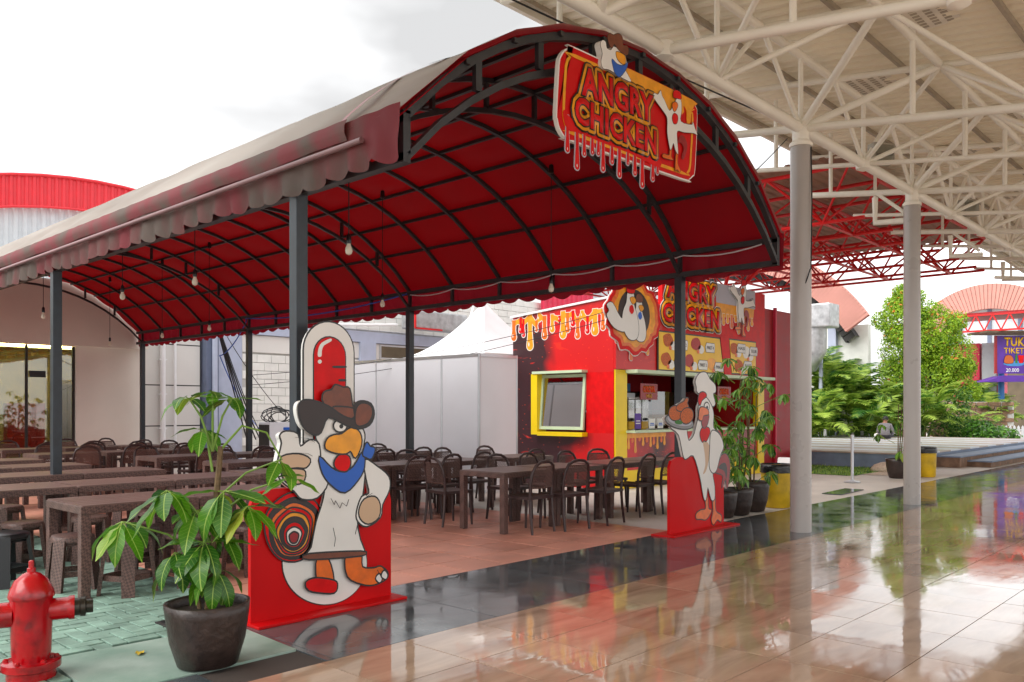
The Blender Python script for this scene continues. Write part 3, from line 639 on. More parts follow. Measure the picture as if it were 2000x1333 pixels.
for D, cx, cy, m in bl:
    t = (.683*cx-.73*cy)/D; vis = t > -.64 and D > 4.3
    if vis and n < 300:
        n += 1; link('paving_brick', bH, pav, (cx, cy, random.uniform(-.004, .002)), (R(random.gauss(0, .5)), R(random.gauss(0, .5)), (0 if m == 0 else R(90))+R(random.gauss(0, .5))))
    else: far.box((cx, cy, -.012), (.198, .094, .026) if m == 0 else (.094, .198, .026))
far.build('brick_paving', 'paver', pav)['kind'] = 'stuff'
mb = MB(); mb.prism([(1.72, 4.56), (2.9, 4.56), (2.94, 5.36), (2.5, 5.42), (1.76, 5.46)], 0, 1)
me = MB(); me.add([(x, z, -.03) for x, _, z in mb.v[:5]]+[(x, z, .004) for x, _, z in mb.v[:5]], [(0, 1, 2, 3, 4), (9, 8, 7, 6, 5)]+[(i, (i+1) % 5, 5+(i+1) % 5, 5+i) for i in range(5)])
struct(me.build('concrete_pad', 'pad_green'))
for k, (x, y, a) in enumerate(((1.3, 5.45, .3), (2.75, 5.72, 0))):
    g = thing('drain_grate', ('rusty iron drain grate in the paving beside the red hydrant', 'small slotted drain grate behind the large plant pot')[k], 'drain grate', (x, y, .006), a, 'drain grates')
    MB().box((0, 0, 0), (.34, .24, .01)).build('frame', 'iron', g)
    for q in range(7): MB().box((-.13+q*.043, 0, .008), (.02, .2, .01)).build('slot_bar', 'black_plastic', g)

# ================================================================ red barrel canopy
XL, XR, CX, RR, CZ = 3.52, 8.88, 6.2, 3.62, 1.03
def za(x, off=0): return CZ+math.sqrt((RR+off)**2-(x-CX)**2)
POSTY = (5.5, 10.6, 15.7, 20.8); RIBY = [4.26, 5.5]+[6.52+1.02*i for i in range(15)]
can = thing('barrel_canopy', 'long red barrel-vaulted fabric canopy on black posts over the dining tables', 'canopy', (CX, 12.6, 0))
can.location = (0, 0, 0)
pm = MB().box((0, 0, 1.56), (.1, .1, 3.12)).mesh('post', 'post_steel', bevel=.006)
for y in POSTY:
    for x in (XL, XR): link('post', pm, can, (x, y, 0))
pl = MB().box((0, 0, .006), (.2, .2, .012)).mesh('base_plate', 'black_steel')
for y in POSTY:
    for x in (XL, XR): link('base_plate', pl, can, (x, y, 0))
def arc_bar(x0, x1, off, w, h, y, n=18):
    mb = MB(); k = 0; vs = []; fs = []
    for i in range(n+1):
        x = x0+(x1-x0)*i/n; z = za(x, off); nx, nz = (x-CX)/(RR+off), (z-CZ)/(RR+off)
        for a, b in ((-1, -1), (1, -1), (1, 1), (-1, 1)): vs.append((x+nx*b*h/2, y+a*w/2, z+nz*b*h/2))
    for i in range(n):
        a = i*4
        for j in range(4): fs.append((a+j, a+(j+1) % 4, a+4+(j+1) % 4, a+4+j))
    fs += [(3, 2, 1, 0), (n*4, n*4+1, n*4+2, n*4+3)]
    return mb.add(vs, fs)
for y in RIBY:
    big = y == 4.26; w = .06 if big else .045
    arc_bar(XL, XR, -.03, w, w, y).build('rib', 'black_steel', can)
    if big or any(abs(y-p) < .1 for p in POSTY):
        # second chord below, sprung from the post heads
        n = 18; vs = []
        mb = MB(); f = lambda x: za(x, -.03)-.28
        arc = [(XL+(XR-XL)*i/n) for i in range(n+1)]; fs = []
        for x in arc:
            for a, b in ((-1, -1), (1, -1), (1, 1), (-1, 1)): vs.append((x, y+a*w/2, f(x)+b*w/2))
        for i in range(n):
            for j in range(4): fs.append((i*4+j, i*4+(j+1) % 4, i*4+4+(j+1) % 4, i*4+4+j))
        mb.add(vs, fs).build('rib', 'black_steel', can)
        for q in range(1, 8):
            x = XL+(XR-XL)*q/8; MB().box((x, y, za(x)-.17), (.04 if not big else .06, .04, .22)).build('rib_strut', 'black_steel', can)
        if big:
            for x in (XL, XR): MB().box((x, y, 3.285), (.06, .06, .33)).build('rib_strut', 'black_steel', can)
for x in (XL, XR):
    for z in (3.14, 3.4):
        MB().b2((x-.03, 4.23, z-.03), (x+.03, 21.1, z+.03)).build('eave_beam', 'black_steel', can)
    for y in RIBY[1:]: MB().box((x, y, 3.27), (.045, .045, .2)).build('eave_strut', 'black_steel', can)
NP = 9
PURX = [CX+RR*math.sin(-.636+1.272*i/(NP-1)) for i in range(NP)]
for x in PURX:
    MB().box((x, 12.65, za(x, -.02)), (.04, 16.9, .035)).build('purlin', 'black_steel', can)
# cover: dirty grey outer skin, red lining
xs = [XL-.085]+PURX+[XR+.045]
def skin(u, v, off, amp):
    k = min(int(u*(len(xs)-1)), len(xs)-2); fr = u*(len(xs)-1)-k
    x = xs[k]+(xs[k+1]-xs[k])*fr; za0, za1 = za(xs[k], off), za(xs[k+1], off)
    z = (za0+(za1-za0)*fr)*.75+za(x, off)*.25; y = 4.2+v*17
    z -= .03*math.sin(math.pi*fr)**2*math.sin(math.pi*(y-4.36)/1.02)**2
    return (x, y, z+amp*math.sin(y*6.16+1)*math.sin(u*9)*.6+amp*math.sin(y*2.3+u*14)*.5)
MB().grid(60, 150, lambda u, v: skin(u, v, .045, .014)).build('outer_cover', 'fabric_top', can, smooth='all')
MB().grid(60, 150, lambda u, v: skin(u, v, .008, .006)).build('red_lining', 'fabric_red', can, smooth='all')
def valance(x, top, bot, per, m, name, y0=4.2, y1=21.2, wav=.012):
    n = int((y1-y0)/per)*8
    def f(u, v):
        y = y0+u*(y1-y0); ph = (y-y0)/per*math.pi
        lo = bot-.048*abs(math.sin(ph+.35*math.sin(y*1.9)))+.014*math.sin(y*3.1)+.008*math.sin(y*11.7); z = top+(lo-top)*v
        return (x+wav*v*(math.sin(ph*2)+.6*math.sin(y*5.3))-.012*v*math.sin(y*1.7)+.006*math.sin(y*23+v*3)+.007*math.sin(y*37+v*9)*v, y, z)
    return MB().grid(n, 6, f).build(name, m, can, smooth='all')
valance(XL-.085, 3.475, 3.13, .272, 'valance', 'valance', wav=.02)
valance(XR+.07, 3.475, 3.09, .31, 'valance_red', 'valance')
MB().grid(120, 3, lambda u, v: (XL-.095-.03*math.sin(v*3.1)-.004*math.sin(u*300), 4.75+u*16.3, 3.49-.15*v+.008*math.sin(u*70)*v)).build('valance_flap', 'valance_flap', can, smooth='all')
MB().tube([(XL-.125, 4.55, 3.295), (XL-.125, 21.1, 3.295)], .02, 10).build('eave_pipe', 'pipe_pink', can, smooth=True)
MB().grid(36, 2, lambda u, v: (xs[0]+(xs[-1]-xs[0])*u, 4.93+.05*v, za(xs[0]+(xs[-1]-xs[0])*u, .05)+.004)).build('seam_strip', 'deep_red', can, smooth='all')
# cables along the back eave
def sag(p, q, n=24, s=.05, jit=.0):
    p, q = Vector(p), Vector(q); return [p.lerp(q, i/n)+Vector((0, 0, -s*4*(i/n)*(1-i/n)+random.uniform(-jit, jit))) for i in range(n+1)]
o = MB().tube(sum([sag((XR-.06, y, 3.36), (XR-.06, y+1.02, 3.36), 6, .05) for y in [4.4+1.02*i for i in range(6)]], []), .009, 5).build('cable', 'cable_white', None)
tag(o, 'white cable strung along the back eave beam of the red canopy', 'cable')
o = MB().tube(sag((XR-.07, 10.6, 3.38), (XR-.07, 15.7, 3.36), 20, .12)+sag((XR-.06, 15.7, 3.3), (XR+.3, 17.4, 2.7), 8, .1)+sag((XR+.3, 17.5, 2.7), (12.2, 20.9, .9), 10, .2), .013, 6).build('cable', 'cable_blue', None)
tag(o, 'thin blue cable hanging from the canopy eave down to the white box', 'cable')

# hanging bulbs
for k, (x, y, z, lb) in enumerate([
    (4.45, 6.15, 2.93, 'beside the near canopy post'), (4.45, 9.05, 2.95, 'near the second row of table benches'), (4.4, 10.9, 2.95, 'just behind the second left canopy post'), (4.5, 14.1, 2.95, 'before the shop window, left of the third'), (4.6, 17.6, 2.95, 'nearest the left picture edge'),
    (7.49, 6.38, 2.93, 'on the long cord before the white tent'), (7.14, 9.1, 2.95, 'left of the black post before the partition'), (7.2, 14.1, 2.95, 'above the blue wall pillar'), (7.3, 16.2, 2.95, 'over the downpipes of the panelled wall'), (7.4, 19, 2.95, 'before the cream wall')]):
    b = thing('pendant_bulb', 'bare pendant bulb on black cord, '+lb, 'light bulb', (x, y, z), 0, 'bulbs hanging under the red canopy')
    top = za(x)-.05-z
    MB().lathe([(.004, -.06), (.024, -.05), (.033, -.025), (.031, 0), (.018, .03), (.017, .045)], 12).build('bulb', 'bulb_glass', b, smooth=True)
    MB().lathe([(.021, .04), (.024, .06), (.022, .11), (.008, .13)], 10).build('socket', 'black_plastic', b, smooth=True)
    MB().tube([(0, 0, .12), (0, 0, top)], .005, 5).build('cord', 'cable', b)
    MB().lathe([(.02, top-.1), (.034, top-.09), (.026, top), (.01, top+.01)], 10).build('ceiling_rose', 'black_plastic', b, smooth=True)

# ================================================================ white steel arcade roof
SL = .136
zl = lambda y: 4.95+SL*(y-4.45)
zu = lambda y: 5.85+SL*(y-4.45)
zr = lambda y: 6.04+SL*(y-4.45)
arc_ = thing('arcade_roof', 'cream white steel space-frame roof on round grey columns over the tiled walkway', 'roof', (0, 0, 0))
cm = MB().lathe([(.125, 0), (.125, 4.72)], 28).mesh('column', 'column_grey', True)
cc = MB().lathe([(.138, 4.72), (.138, 4.76), (.1, 4.8), (.1, 4.95)], 28).mesh('column_head', 'steel_white', True)
for i in (0, 1, 3, 4):
    x = 9.95+4.08*i; link('column', cm, arc_, (x, 4.45, 0)); link('column_head', cc, arc_, (x, 4.45, 0))
def pipe(a, b, r, name='strut', m='steel_white', n=10): return MB().tube([a, b], r, n).build(name, m, arc_, smooth=True)
X0, X1 = -2.29, 40
pipe((X0, 4.45, 4.95), (X1, 4.45, 4.95), .066, 'main_chord', n=14)
nodes = [9.95+2.04*i for i in range(-6, 12)]
ych = [1.79, 6.89, 9.95, 14.03, 18.11, 22.19, 26.27, 30.35, 11.99, 16.07, 20.15, 24.23]
for y in (5.75, 3.15, .55, -2.05): pipe((X0, y, zu(y)), (X1, y, zu(y)), .045, 'upper_chord')
for i, x in enumerate([9.95+1.02+2.04*i for i in range(-6, 12)]): pipe((x, 6.6, zu(6.6)), (x, -2.5, zu(-2.5)), .04, 'cross_chord')
for x in nodes:
    for sx in (-1.02, 1.02):
        for y in (5.75, 3.15): pipe((x, 4.45, 4.95), (x+sx, y, zu(y)), .045 if (x-9.95) % 4.08 < .1 else .031, 'strut')
pipe((X0, 4.45, 5.85), (X1, 4.45, 5.85), .05, 'upper_chord')
for x in nodes:
    pipe((x, 4.45, 4.95), (x, 4.45, 5.9), .03, 'hanger')
    for sx in (-1.02, 1.02): pipe((x, 4.45, 4.95), (x+sx, 4.45, 5.85), .03, 'strut')
for x in ych:
    pipe((x, 6.15, zl(6.15)), (x, -2.5, zl(-2.5)), .048 if x in ych[:8] else .034, 'lower_chord', n=12)
    for yn in (1.85, -.75):
        MB().lathe([(.03, -.09), (.085, -.06), (.095, 0), (.085, .06), (.03, .09)], 12, (x, yn, zl(yn))).build('node', 'steel_white', arc_, smooth=True)
        for sx in (-1.02, 1.02):
            for dy in (-1.3, 1.3): pipe((x, yn, zl(yn)), (x+sx, yn+dy, zu(yn+dy)), .03, 'strut')
    for yy in (5.75, 3.15): pipe((x, yy, zl(yy)), (x, yy, zr(yy)-.05), .032, 'hanger')
    MB().lathe([(.03, -.1), (.1, -.07), (.11, 0), (.1, .07), (.03, .1)], 12, (x, 4.45, 4.95)).build('node', 'steel_white', arc_, smooth=True)
for y in (6.6, 5.15, 3.7, 2.25, .8, -.65, -2.1):
    MB().box(((X0+X1)/2, y, zr(y)-.035), (X1-X0, .045, .06)).build('purlin', 'purlin_dark', arc_)
mb = MB(); pr = corr_profile(X0-.4, X1+.5, .21, .048)
k = [(x, 7.0, zr(7.0)+h) for x, h in pr]+[(x, -2.6, zr(-2.6)+h) for x, h in pr]; n = len(pr)  # near edge, out of view, stops short to let more light under
mb.add(k, [(i, i+1, n+i+1, n+i) for i in range(n-1)]); mb.build('roof_sheet', 'sheet_white', arc_)
mb = MB().b2((X0, 6.72, zr(6.72)-.12), (X1, 6.78, zr(6.78)-.02)); mb.build('edge_beam', 'steel_white', arc_)
# perforated vents in the roof sheeting
vm = mat('vent_white', (232, 226, 214), .5)
N, L = vm.node_tree.nodes, vm.node_tree.links
for i in range(-1, 8):
    x = 7.4+2.04*i
    for y in (3.0,) if i % 2 else (4.3,):
        v = MB().b2((x, y-.3, zr(y)-.022), (x+.75, y+.3, zr(y)-.012)).build('vent_panel', vm, arc_)
        for a in range(6):
            for b in range(3): pass
        hm = MB()
        for a in range(8):
            for b in range(4): hm.box((x+.09+a*.082, y-.2+b*.13, zr(y)-.025), (.045, .07, .004))
        hm.build('vent_holes', 'purlin_dark', v)['kind'] = 'stuff'
# cantilever brackets towards the red canopy
for i in range(1, 5):
    x = 9.95+4.08*i
    MB().tube([(x, 4.45, 4.5), (x, 5.02, 4.54), (x, 5.02, 4.95)], .05, 8).build('bracket', 'steel_white', arc_, smooth=True)
    pipe((x, 4.98, 5.0), (x, 4.5, 4.58), .03, 'bracket_brace')
o = MB().tube([(9.95, 4.32, 4.7), (9.93, 4.3, 4.0), (9.9, 4.3, 3.2)]+sag((9.88, 4.3, 3.2), (9.86, 4.5, 2.9), 6, .1), .008, 5).build('cable', 'cable'); tag(o, 'black cable looping down the nearest round column', 'cable')
o = MB().tube(sag((9.9, 4.6, 4.85), (8.7, 5.2, 3.7), 12, .05), .006, 4).build('cable', 'cable'); tag(o, 'thin wire from the column head to the canopy corner', 'cable')
o = MB().tube(sag((2.6, 5.0, 5.0), (9.9, 4.52, 4.98), 16, .04), .009, 5).build('cable', 'cable'); tag(o, 'thin dark cable running along the main roof chord', 'cable')
for k, x in enumerate((12.5, 16.9)):
    f = thing('floodlight', ('pale floodlight box clamped to the roof chord past the first column', 'pale floodlight box clamped to the roof chord past the second column')[k], 'floodlight', (x, 4.45, 5.05), R(-35), 'floodlights under the arcade roof')
    MB().box((0, -.1, .12), (.34, .16, .3)).build('housing', 'lamp_body', f, bevel=.02)
    MB().box((0, -.185, .12), (.27, .012, .22)).build('lens', 'glass', f)
    MB().bar((-.1, 0, 0), (-.1, -.05, .14), .04, .02).bar((.1, 0, 0), (.1, -.05, .14), .04, .02).build('clamp', 'iron', f)
    MB().tube([(-.15, 0, .1), (-.3, .05, .2), (-.2, .1, 0)], .012, 5).build('cable_loop', 'cable', f)

# ================================================================ red space-frame roof beyond
rt = thing('red_truss_roof', 'flat red steel lattice roof with corrugated sheeting behind the food stall', 'roof')
RX0, RX1, RY0, RY1 = 15.2, 24.2, 5.9, 17
mb = MB(); pr = corr_profile(RY0, RY1, .22, .035); n = len(pr)
mb.add([(RX0-.3, y, 6.02+h) for y, h in pr]+[(RX1+.3, y, 6.0+h) for y, h in pr], [(i, i+1, n+i+1, n+i) for i in range(n-1)]).build('roof_sheet', 'rust_roof', rt)
def rp(a, b, r=.032, name='strut'): return MB().tube([a, b], r, 6).build(name, 'red_truss', rt)
NX, NY = 6, 7; dx, dy = (RX1-RX0)/NX, (RY1-RY0)/NY
for i in range(NX+1):
    rp((RX0+i*dx, RY0, 5.92), (RX0+i*dx, RY1, 5.92), .04, 'upper_chord')
    if i < NX: rp((RX0+(i+.5)*dx, RY0, 5.1), (RX0+(i+.5)*dx, RY1, 5.1), .036, 'lower_chord')
rp((RX1, RY0, 5.1), (RX1, RY1, 5.1), .036, 'lower_chord'); 
for j in range(NY+1):
    rp((RX0, RY0+j*dy, 5.92), (RX1, RY0+j*dy, 5.92), .036, 'upper_chord')
    if j < NY: rp((RX0+.5*dx, RY0+(j+.5)*dy, 5.1), (RX1, RY0+(j+.5)*dy, 5.1), .032, 'lower_chord')
for i in range(NX):
    for j in range(NY):
        c = (RX0+(i+.5)*dx, RY0+(j+.5)*dy, 5.1)
        for a in (0, 1):
            for b in (0, 1): rp(c, (RX0+(i+a)*dx, RY0+(j+b)*dy, 5.92), .026)
for j in range(NY):
    for b in (0, 1): rp((RX1, RY0+(j+.5)*dy, 5.1), (RX1, RY0+(j+b)*dy, 5.92), .026)
for x, y in ((18.9, 10.6), (23.6, 13.6)):
    for a in (-1, 1):
        for b in (-1, 1): rp((x, y, 3.9), (x+a*.75, y+b*.8, 5.1), .05, 'raker')
    MB().tube([(x, y, 0), (x, y, 3.95)], .09, 12).build('post', 'red_truss', rt, smooth=True)

# ================================================================ buildings behind
# cream shop at the end of the canopy
sh = thing('shop_building', 'cream rendered shop front with wide glass window at the canopy end', 'building')
MB().b2((7.55, 21.4, 0), (9.2, 21.7, 3.02)).build('wall', 'cream_wall', sh)
MB().b2((-6, 21.4, 0), (7.55, 21.7, .36)).build('plinth', 'white_wall', sh)
MB().b2((-6, 21.25, 3.02), (9.22, 21.75, 4.55)).build('upper_wall', 'cream_wall', sh)
for x in (1.5, 4.0, 6.25): 
    g = MB().b2((x-2.45 if x < 6 else 5.23, 21.5, .37), (x+1.2 if x < 6 else 7.5, 21.515, 2.98)).build('shop_window', 'shop_glass', sh)
for x in (2.74, 5.22, 7.52, 6.5): MB().b2((x-.025, 21.47, .36), (x+.025, 21.53, 3.0)).build('mullion', 'iron', sh)
MB().b2((-6, 24.6, 0), (9, 24.8, 4)).build('back_wall', 'interior_shop', sh)
MB().b2((-6, 21.8, .3), (9, 24.6, .36)).build('shop_floor', 'shop_dark', sh)
MB().b2((-6, 21.8, 3.05), (9, 24.6, 3.1)).build('shop_ceiling', 'cream_wall', sh)
MB().b2((8.9, 21.75, 0), (9.0, 24.6, 3.05)).build('side_wall', 'interior_shop', sh)
for k, (x, y, w, h) in enumerate(((4.6, 24.2, .8, 2.3), (5.6, 24.3, .5, 2.2), (6.9, 24.3, .9, 1.3), (8.1, 23.9, .5, 1.8))): MB().b2((x, y, .36), (x+w, y+.3, .36+h)).build('display_unit', ('shop_dark', 'interior_shop', 'deep_red', 'shop_dark')[k], sh)
lm = bpy.data.materials.new('shop_light'); lm.use_nodes = True; e = lm.node_tree.nodes['Principled BSDF']; e.inputs['Emission Color'].default_value = (1, .82, .4, 1); e.inputs['Emission Strength'].default_value = 7
MB().b2((3.5, 22.2, 3.0), (8.6, 22.5, 3.04)).build('ceiling_light', lm, sh)
MB().b2((6.55, 21.46, 2.25), (6.9, 21.475, 2.4)).build('window_sign', 'ink', sh)

pw = thing('panelled_wall', 'white panelled wall with black joints and white downpipes', 'wall')
MB().b2((9.23, 21.75, 0), (10.85, 21.9, 4.5)).build('backing', 'ink', pw)
for x0, x1 in ((9.33, 10.15), (10.17, 10.82)):
    for z0, z1 in ((0, 1.05), (1.08, 2.12), (2.15, 3.2), (3.23, 4.4)): MB().b2((x0, 21.72, z0), (x1, 21.76, z1)).build('panel', 'white_wall', pw)
for x, r in ((9.75, .07), (10.08, .035)): MB().tube([(x, 21.6, .2), (x, 21.6, 4.2)], r, 12).build('downpipe', 'pvc_white', pw, smooth=True)
for z in (1.0, 1.9, 2.8): MB().box((9.75, 21.62, z), (.2, .12, .03)).build('pipe_clip', 'pvc_white', pw)

bw = thing('block_building', 'white painted concrete-block building with blue-grey columns and beams behind the partitions', 'building')
MB().b2((10.9, 21.5, 0), (11.25, 22, 4.6)).build('column', 'blue_dark', bw)
MB().b2((11.25, 21.6, 0), (12.0, 22, 4.6)).build('column', 'blue_wall', bw)
MB().tube([(11.1, 21.42, 0), (11.1, 21.42, 4.5)], .07, 12).build('downpipe', 'blue_wall', bw, smooth=True)
MB().b2((12.0, 21.64, 0), (30, 22, 5.6)).build('mortar_bed', 'mortar', bw)
blm = MB().box((0, 0, 0), (.448, .06, .222)).mesh('block', 'block_white', bevel=.006); far = MB(); cnt = 0
for r in range(24):
    for c in range(40):
        x = 12.0+.23+c*.46+(.23 if r % 2 else 0); z = .118+r*.236
        if x > 29.5 or (z > 3.1 and z < 3.98 and x < 20.2): continue
        if cnt < 300 and ((x < 14 and z < 3.6 and z > .3) or (z > 2.4 and z < 5.4 and 15 < x < 25)):
            cnt += 1; link('block', blm, bw, (x, 21.62+random.uniform(-.004, .004), z))
        else: far.box((x, 21.62, z), (.448, .06, .222))
far.build('blockwork', 'block_white', bw)['kind'] = 'stuff'
MB().b2((12.0, 21.5, 3.62), (20.2, 21.7, 3.96)).build('beam', 'blue_wall', bw)
MB().b2((16.0, 21.48, 2), (16.6, 21.72, 3.62)).build('pilaster', 'blue_wall', bw)
MB().b2((12.0, 21.58, 3.12), (20.2, 21.66, 3.6)).build('wall_strip', 'white_wall', bw)
for x0, x1 in ((16.8, 17.9), (18.1, 19.5)):
    w = MB().b2((x0, 21.52, 3.12), (x1, 21.58, 3.58)).build('window', 'aluminium', bw)
    MB().b2((x0+.05, 21.505, 3.17), (x1-.05, 21.519, 3.53)).build('pane', 'shop_dark', w)
ob = thing('air_duct', 'foil-wrapped square air duct high on the block wall', 'duct', (17.6, 20.9, 4.2))
MB().box((1.0, 0, .2), (2.4, .6, .6)).build('duct_box', 'duct_metal', ob, bevel=.05)
MB().bar((-.15, -.34, -.1), (-.15, -.34, .55), .05).bar((-.15, -.34, -.1), (1, -.34, -.1), .05).build('red_bracket', 'red_truss', ob)
o = MB().bar((19.3, 20.6, 2.8), (19.9, 20.4, 5), .14, .05).build('timber_prop', 'pvc_white'); tag(o, 'pale timber prop leaning under the foil air duct', 'prop')
wp = thing('water_pipe', 'white pipe with elbow fixed below the canopy on the block wall', 'pipe', (0, 0, 0))
MB().tube([(14.6, 21.4, 2.6), (14.6, 21.4, 4.05), (17.4, 21.4, 4.25)], .05, 8).build('pipe_run', 'pvc_white', wp, smooth=True)
cw = thing('corrugated_wall', 'pink and grey corrugated metal wall above the stall roof', 'wall')
for x0, x1, m in ((24.5, 27.6, 'pink_wall'), (27.6, 33, 'grey_sheet')):
    pr = corr_profile(x0, x1, .3, .05); n = len(pr)
    MB().add([(x, 21.4-h, 0) for x, h in pr]+[(x, 21.4-h, 6.8) for x, h in pr], [(i, i+1, n+i+1, n+i) for i in range(n-1)]).build('cladding', m, cw)

wh = thing('warehouse', 'tall grey corrugated warehouse with curved red roof band, far left', 'building')
ft = lambda x: 10.5-.03*(x-13.2)**2
pr = corr_profile(2, 26, .32, .06); n = len(pr)
MB().add([(x, 35-h, 0) for x, h in pr]+[(x, 35-h, ft(x)-1.1) for x, h in pr], [(i, i+1, n+i+1, n+i) for i in range(n-1)]).build('wall', 'grey_sheet', wh)
pr = corr_profile(2, 26, .26, .05); n = len(pr)
MB().add([(x, 34.7-h, ft(x)-1.2) for x, h in pr]+[(x, 34.7-h, ft(x)) for x, h in pr], [(i, i+1, n+i+1, n+i) for i in range(n-1)]).build('fascia', 'red_sheet', wh)
MB().tube([(x, 34.62, ft(x)) for x in range(2, 27)], .06, 6).build('fascia_cap', 'red_sheet', wh)
MB().tube([(x, 34.62, ft(x)-1.2) for x in range(2, 27)], .05, 6).build('fascia_cap', 'red_sheet', wh)

rw = thing('red_partition', 'tall dark red partition wall behind the right end of the stall', 'wall')
MB().b2((18.9, 10.0, 0), (22.6, 10.2, 4.1)).build('board', 'red_wall', rw)
for x in (18.9, 20.7, 22.6): MB().b2((x-.04, 9.92, 0), (x+.04, 9.99, 4.15)).build('post', 'pink_wall', rw)

# arched hall on the right behind the palms
hl = thing('arched_hall', 'white block hall with sloping dusty pink roof band behind the palms', 'building')
MB().b2((37.2, 13.6, 0), (37.5, 30, 5.2)).build('wall', 'block_white', hl)
def band(o, X, cy, r, w, a0, a1, m, name, zc, n=40, th=.25):
    mb = MB()
    for i in range(n):
        a = a0+(a1-a0)*i/n; b = a0+(a1-a0)*(i+.82)/n; c = a0+(a1-a0)*(i+1)/n
        for p, q, dd in ((a, b, 0), (b, c, .05)):
            vs = []
            for x in (X+dd, X+th):
                for rr_ in (r, r+w):
                    for t in (p, q): vs.append((x, cy+rr_*math.sin(t), zc+rr_*math.cos(t)))
            mb.add(vs, [(0, 1, 3, 2), (4, 6, 7, 5), (2, 3, 7, 6), (0, 4, 5, 1)])
    return mb.build(name, m, o)
band(hl, 36.2, 20.5, 7.6, 1.15, R(-56), R(10), 'pink_sheet', 'roof_band', .6, 60)
band(hl, 36.7, 20.5, 7.2, .5, R(-58), R(10), 'dark_eave', 'eave', .6, 30, .5)
MB().b2((36.9, 14.9, 0), (37.15, 15.25, 6)).build('pilaster', 'blue_wall', hl)
for z in (2.2, 3.4): MB().b2((37.14, 13.6, z), (37.19, 17, z+.03)).build('wall_joint', 'mortar', hl)
du = thing('exhaust_duct', 'peeling silver exhaust duct with elbow on the white hall wall', 'duct', (33.2, 14.2, 0))
MB().box((0, 0, 5.25), (1, 1.5, .95)).build('duct_head', 'duct_metal', du, bevel=.06)
MB().tube([(0, .05, 4.8), (0, .05, 3.9), (0, .3, 3.4), (0, 1.0, 3.25), (0, 2.4, 3.25)], .45, 14).build('duct_elbow', 'duct_metal', du, smooth=True)
MB().b2((.3, -.1, 0), (.42, .02, 4.9)).build('support', 'blue_wall', du)

ah = thing('far_arched_hall', 'far hall with wide dusty pink arch over a dark opening', 'building')
band(ah, 66, 15.9, 4.0, 1.75, R(-80), R(80), 'pink_sheet', 'arch_band', 4.6, 56, .6)
MB().grid(24, 4, lambda u, v: (66.6, 15.9+4.2*math.sin(R(-85+170*u))*v, 4.6+4.2*math.cos(R(-85+170*u))*v)).build('arch_wall', 'grey_sheet', ah)
for y in (14, 15.9, 17.8): MB().b2((66.45, y-.12, 4), (66.58, y+.12, 4.6+math.sqrt(16-(y-15.9)**2))).build('arch_post', 'blue_dark', ah)
MB().b2((66.2, 11.2, 0), (66.7, 21, 4.7)).build('wall', 'shop_dark', ah)
pk = thing('pink_gateway', 'deep pink pillar block with grey panel beside the round tree', 'gateway', (54, 13.0, 0))
MB().box((0, 1.0, 3.2), (.8, 1.35, 4.2)).build('pillar', 'pink_wall', pk)
MB().box((0, -.15, 3.3), (.6, .75, 4)).build('grey_panel', 'grey_sheet', pk)
MB().box((0, -.75, 3.2), (.7, .35, 4.2)).build('pillar', 'pink_wall', pk)
ro = thing('red_awning', 'low red truss awning over the far pink gateway', 'awning', (52, 12, 5.7))
MB().box((0, -.6, .95), (4, 6.4, .08)).build('roof_sheet', 'deep_red', ro)
for z in (0, .85): MB().bar((-2, -3.8, z), (-2, 2.6, z), .09).build('chord', 'red_truss', ro)
for i in range(9):
    y = -3.8+i*.8; MB().bar((-2, y, 0), (-2, y+.4, .85), .06).build('strut', 'red_truss', ro)
    if i < 8: MB().bar((-2, y+.4, .85), (-2, y+.8, 0), .06).build('strut', 'red_truss', ro)
sw = thing('stone_wall', 'rough brown stone wall below the pink gateway', 'wall', (50, 13.0, 0))
mb = MB().box((.25, 0, .95), (.3, 4.2, 1.9)); mb.build('mortar_bed', 'mortar', sw)
stm = MB().box((0, 0, 0), (.1, .56, .2)).mesh('stone', 'stone_brown', bevel=.03)
for r in range(9):
    for c in range(7): link('stone', stm, sw, (.06+random.uniform(-.02, .02), -1.9+c*.6+(.3 if r % 2 else 0), .1+r*.21), (R(random.gauss(0, 2)), 0, 0))
fe = thing('picket_fence', 'low white picket fence at the far right edge', 'fence', (42, 8.5, 0))
pk_m = MB().prism([(-.05, 0), (.05, 0), (.05, .72), (0, .8), (-.05, .72)], -.012, .012, Matrix.Rotation(R(90), 4, 'Z')).mesh('picket', 'panel_white')
for i in range(34): link('picket', pk_m, fe, (0, -2+i*.16, 0))
for z in (.2, .6): MB().box((.02, .7, z), (.03, 5.6, .06)).build('rail', 'panel_white', fe)
gp = thing('gate_pier', 'squat brown stone pier at the end of the white fence', 'pier', (41, 11.6, 0))
MB().box((0, 0, .4), (.9, .8, .8)).build('pier_block', 'stone_brown', gp, bevel=.06)
MB().box((0, 0, .86), (1, .95, .12)).build('cap', 'stone_brown', gp, bevel=.03)

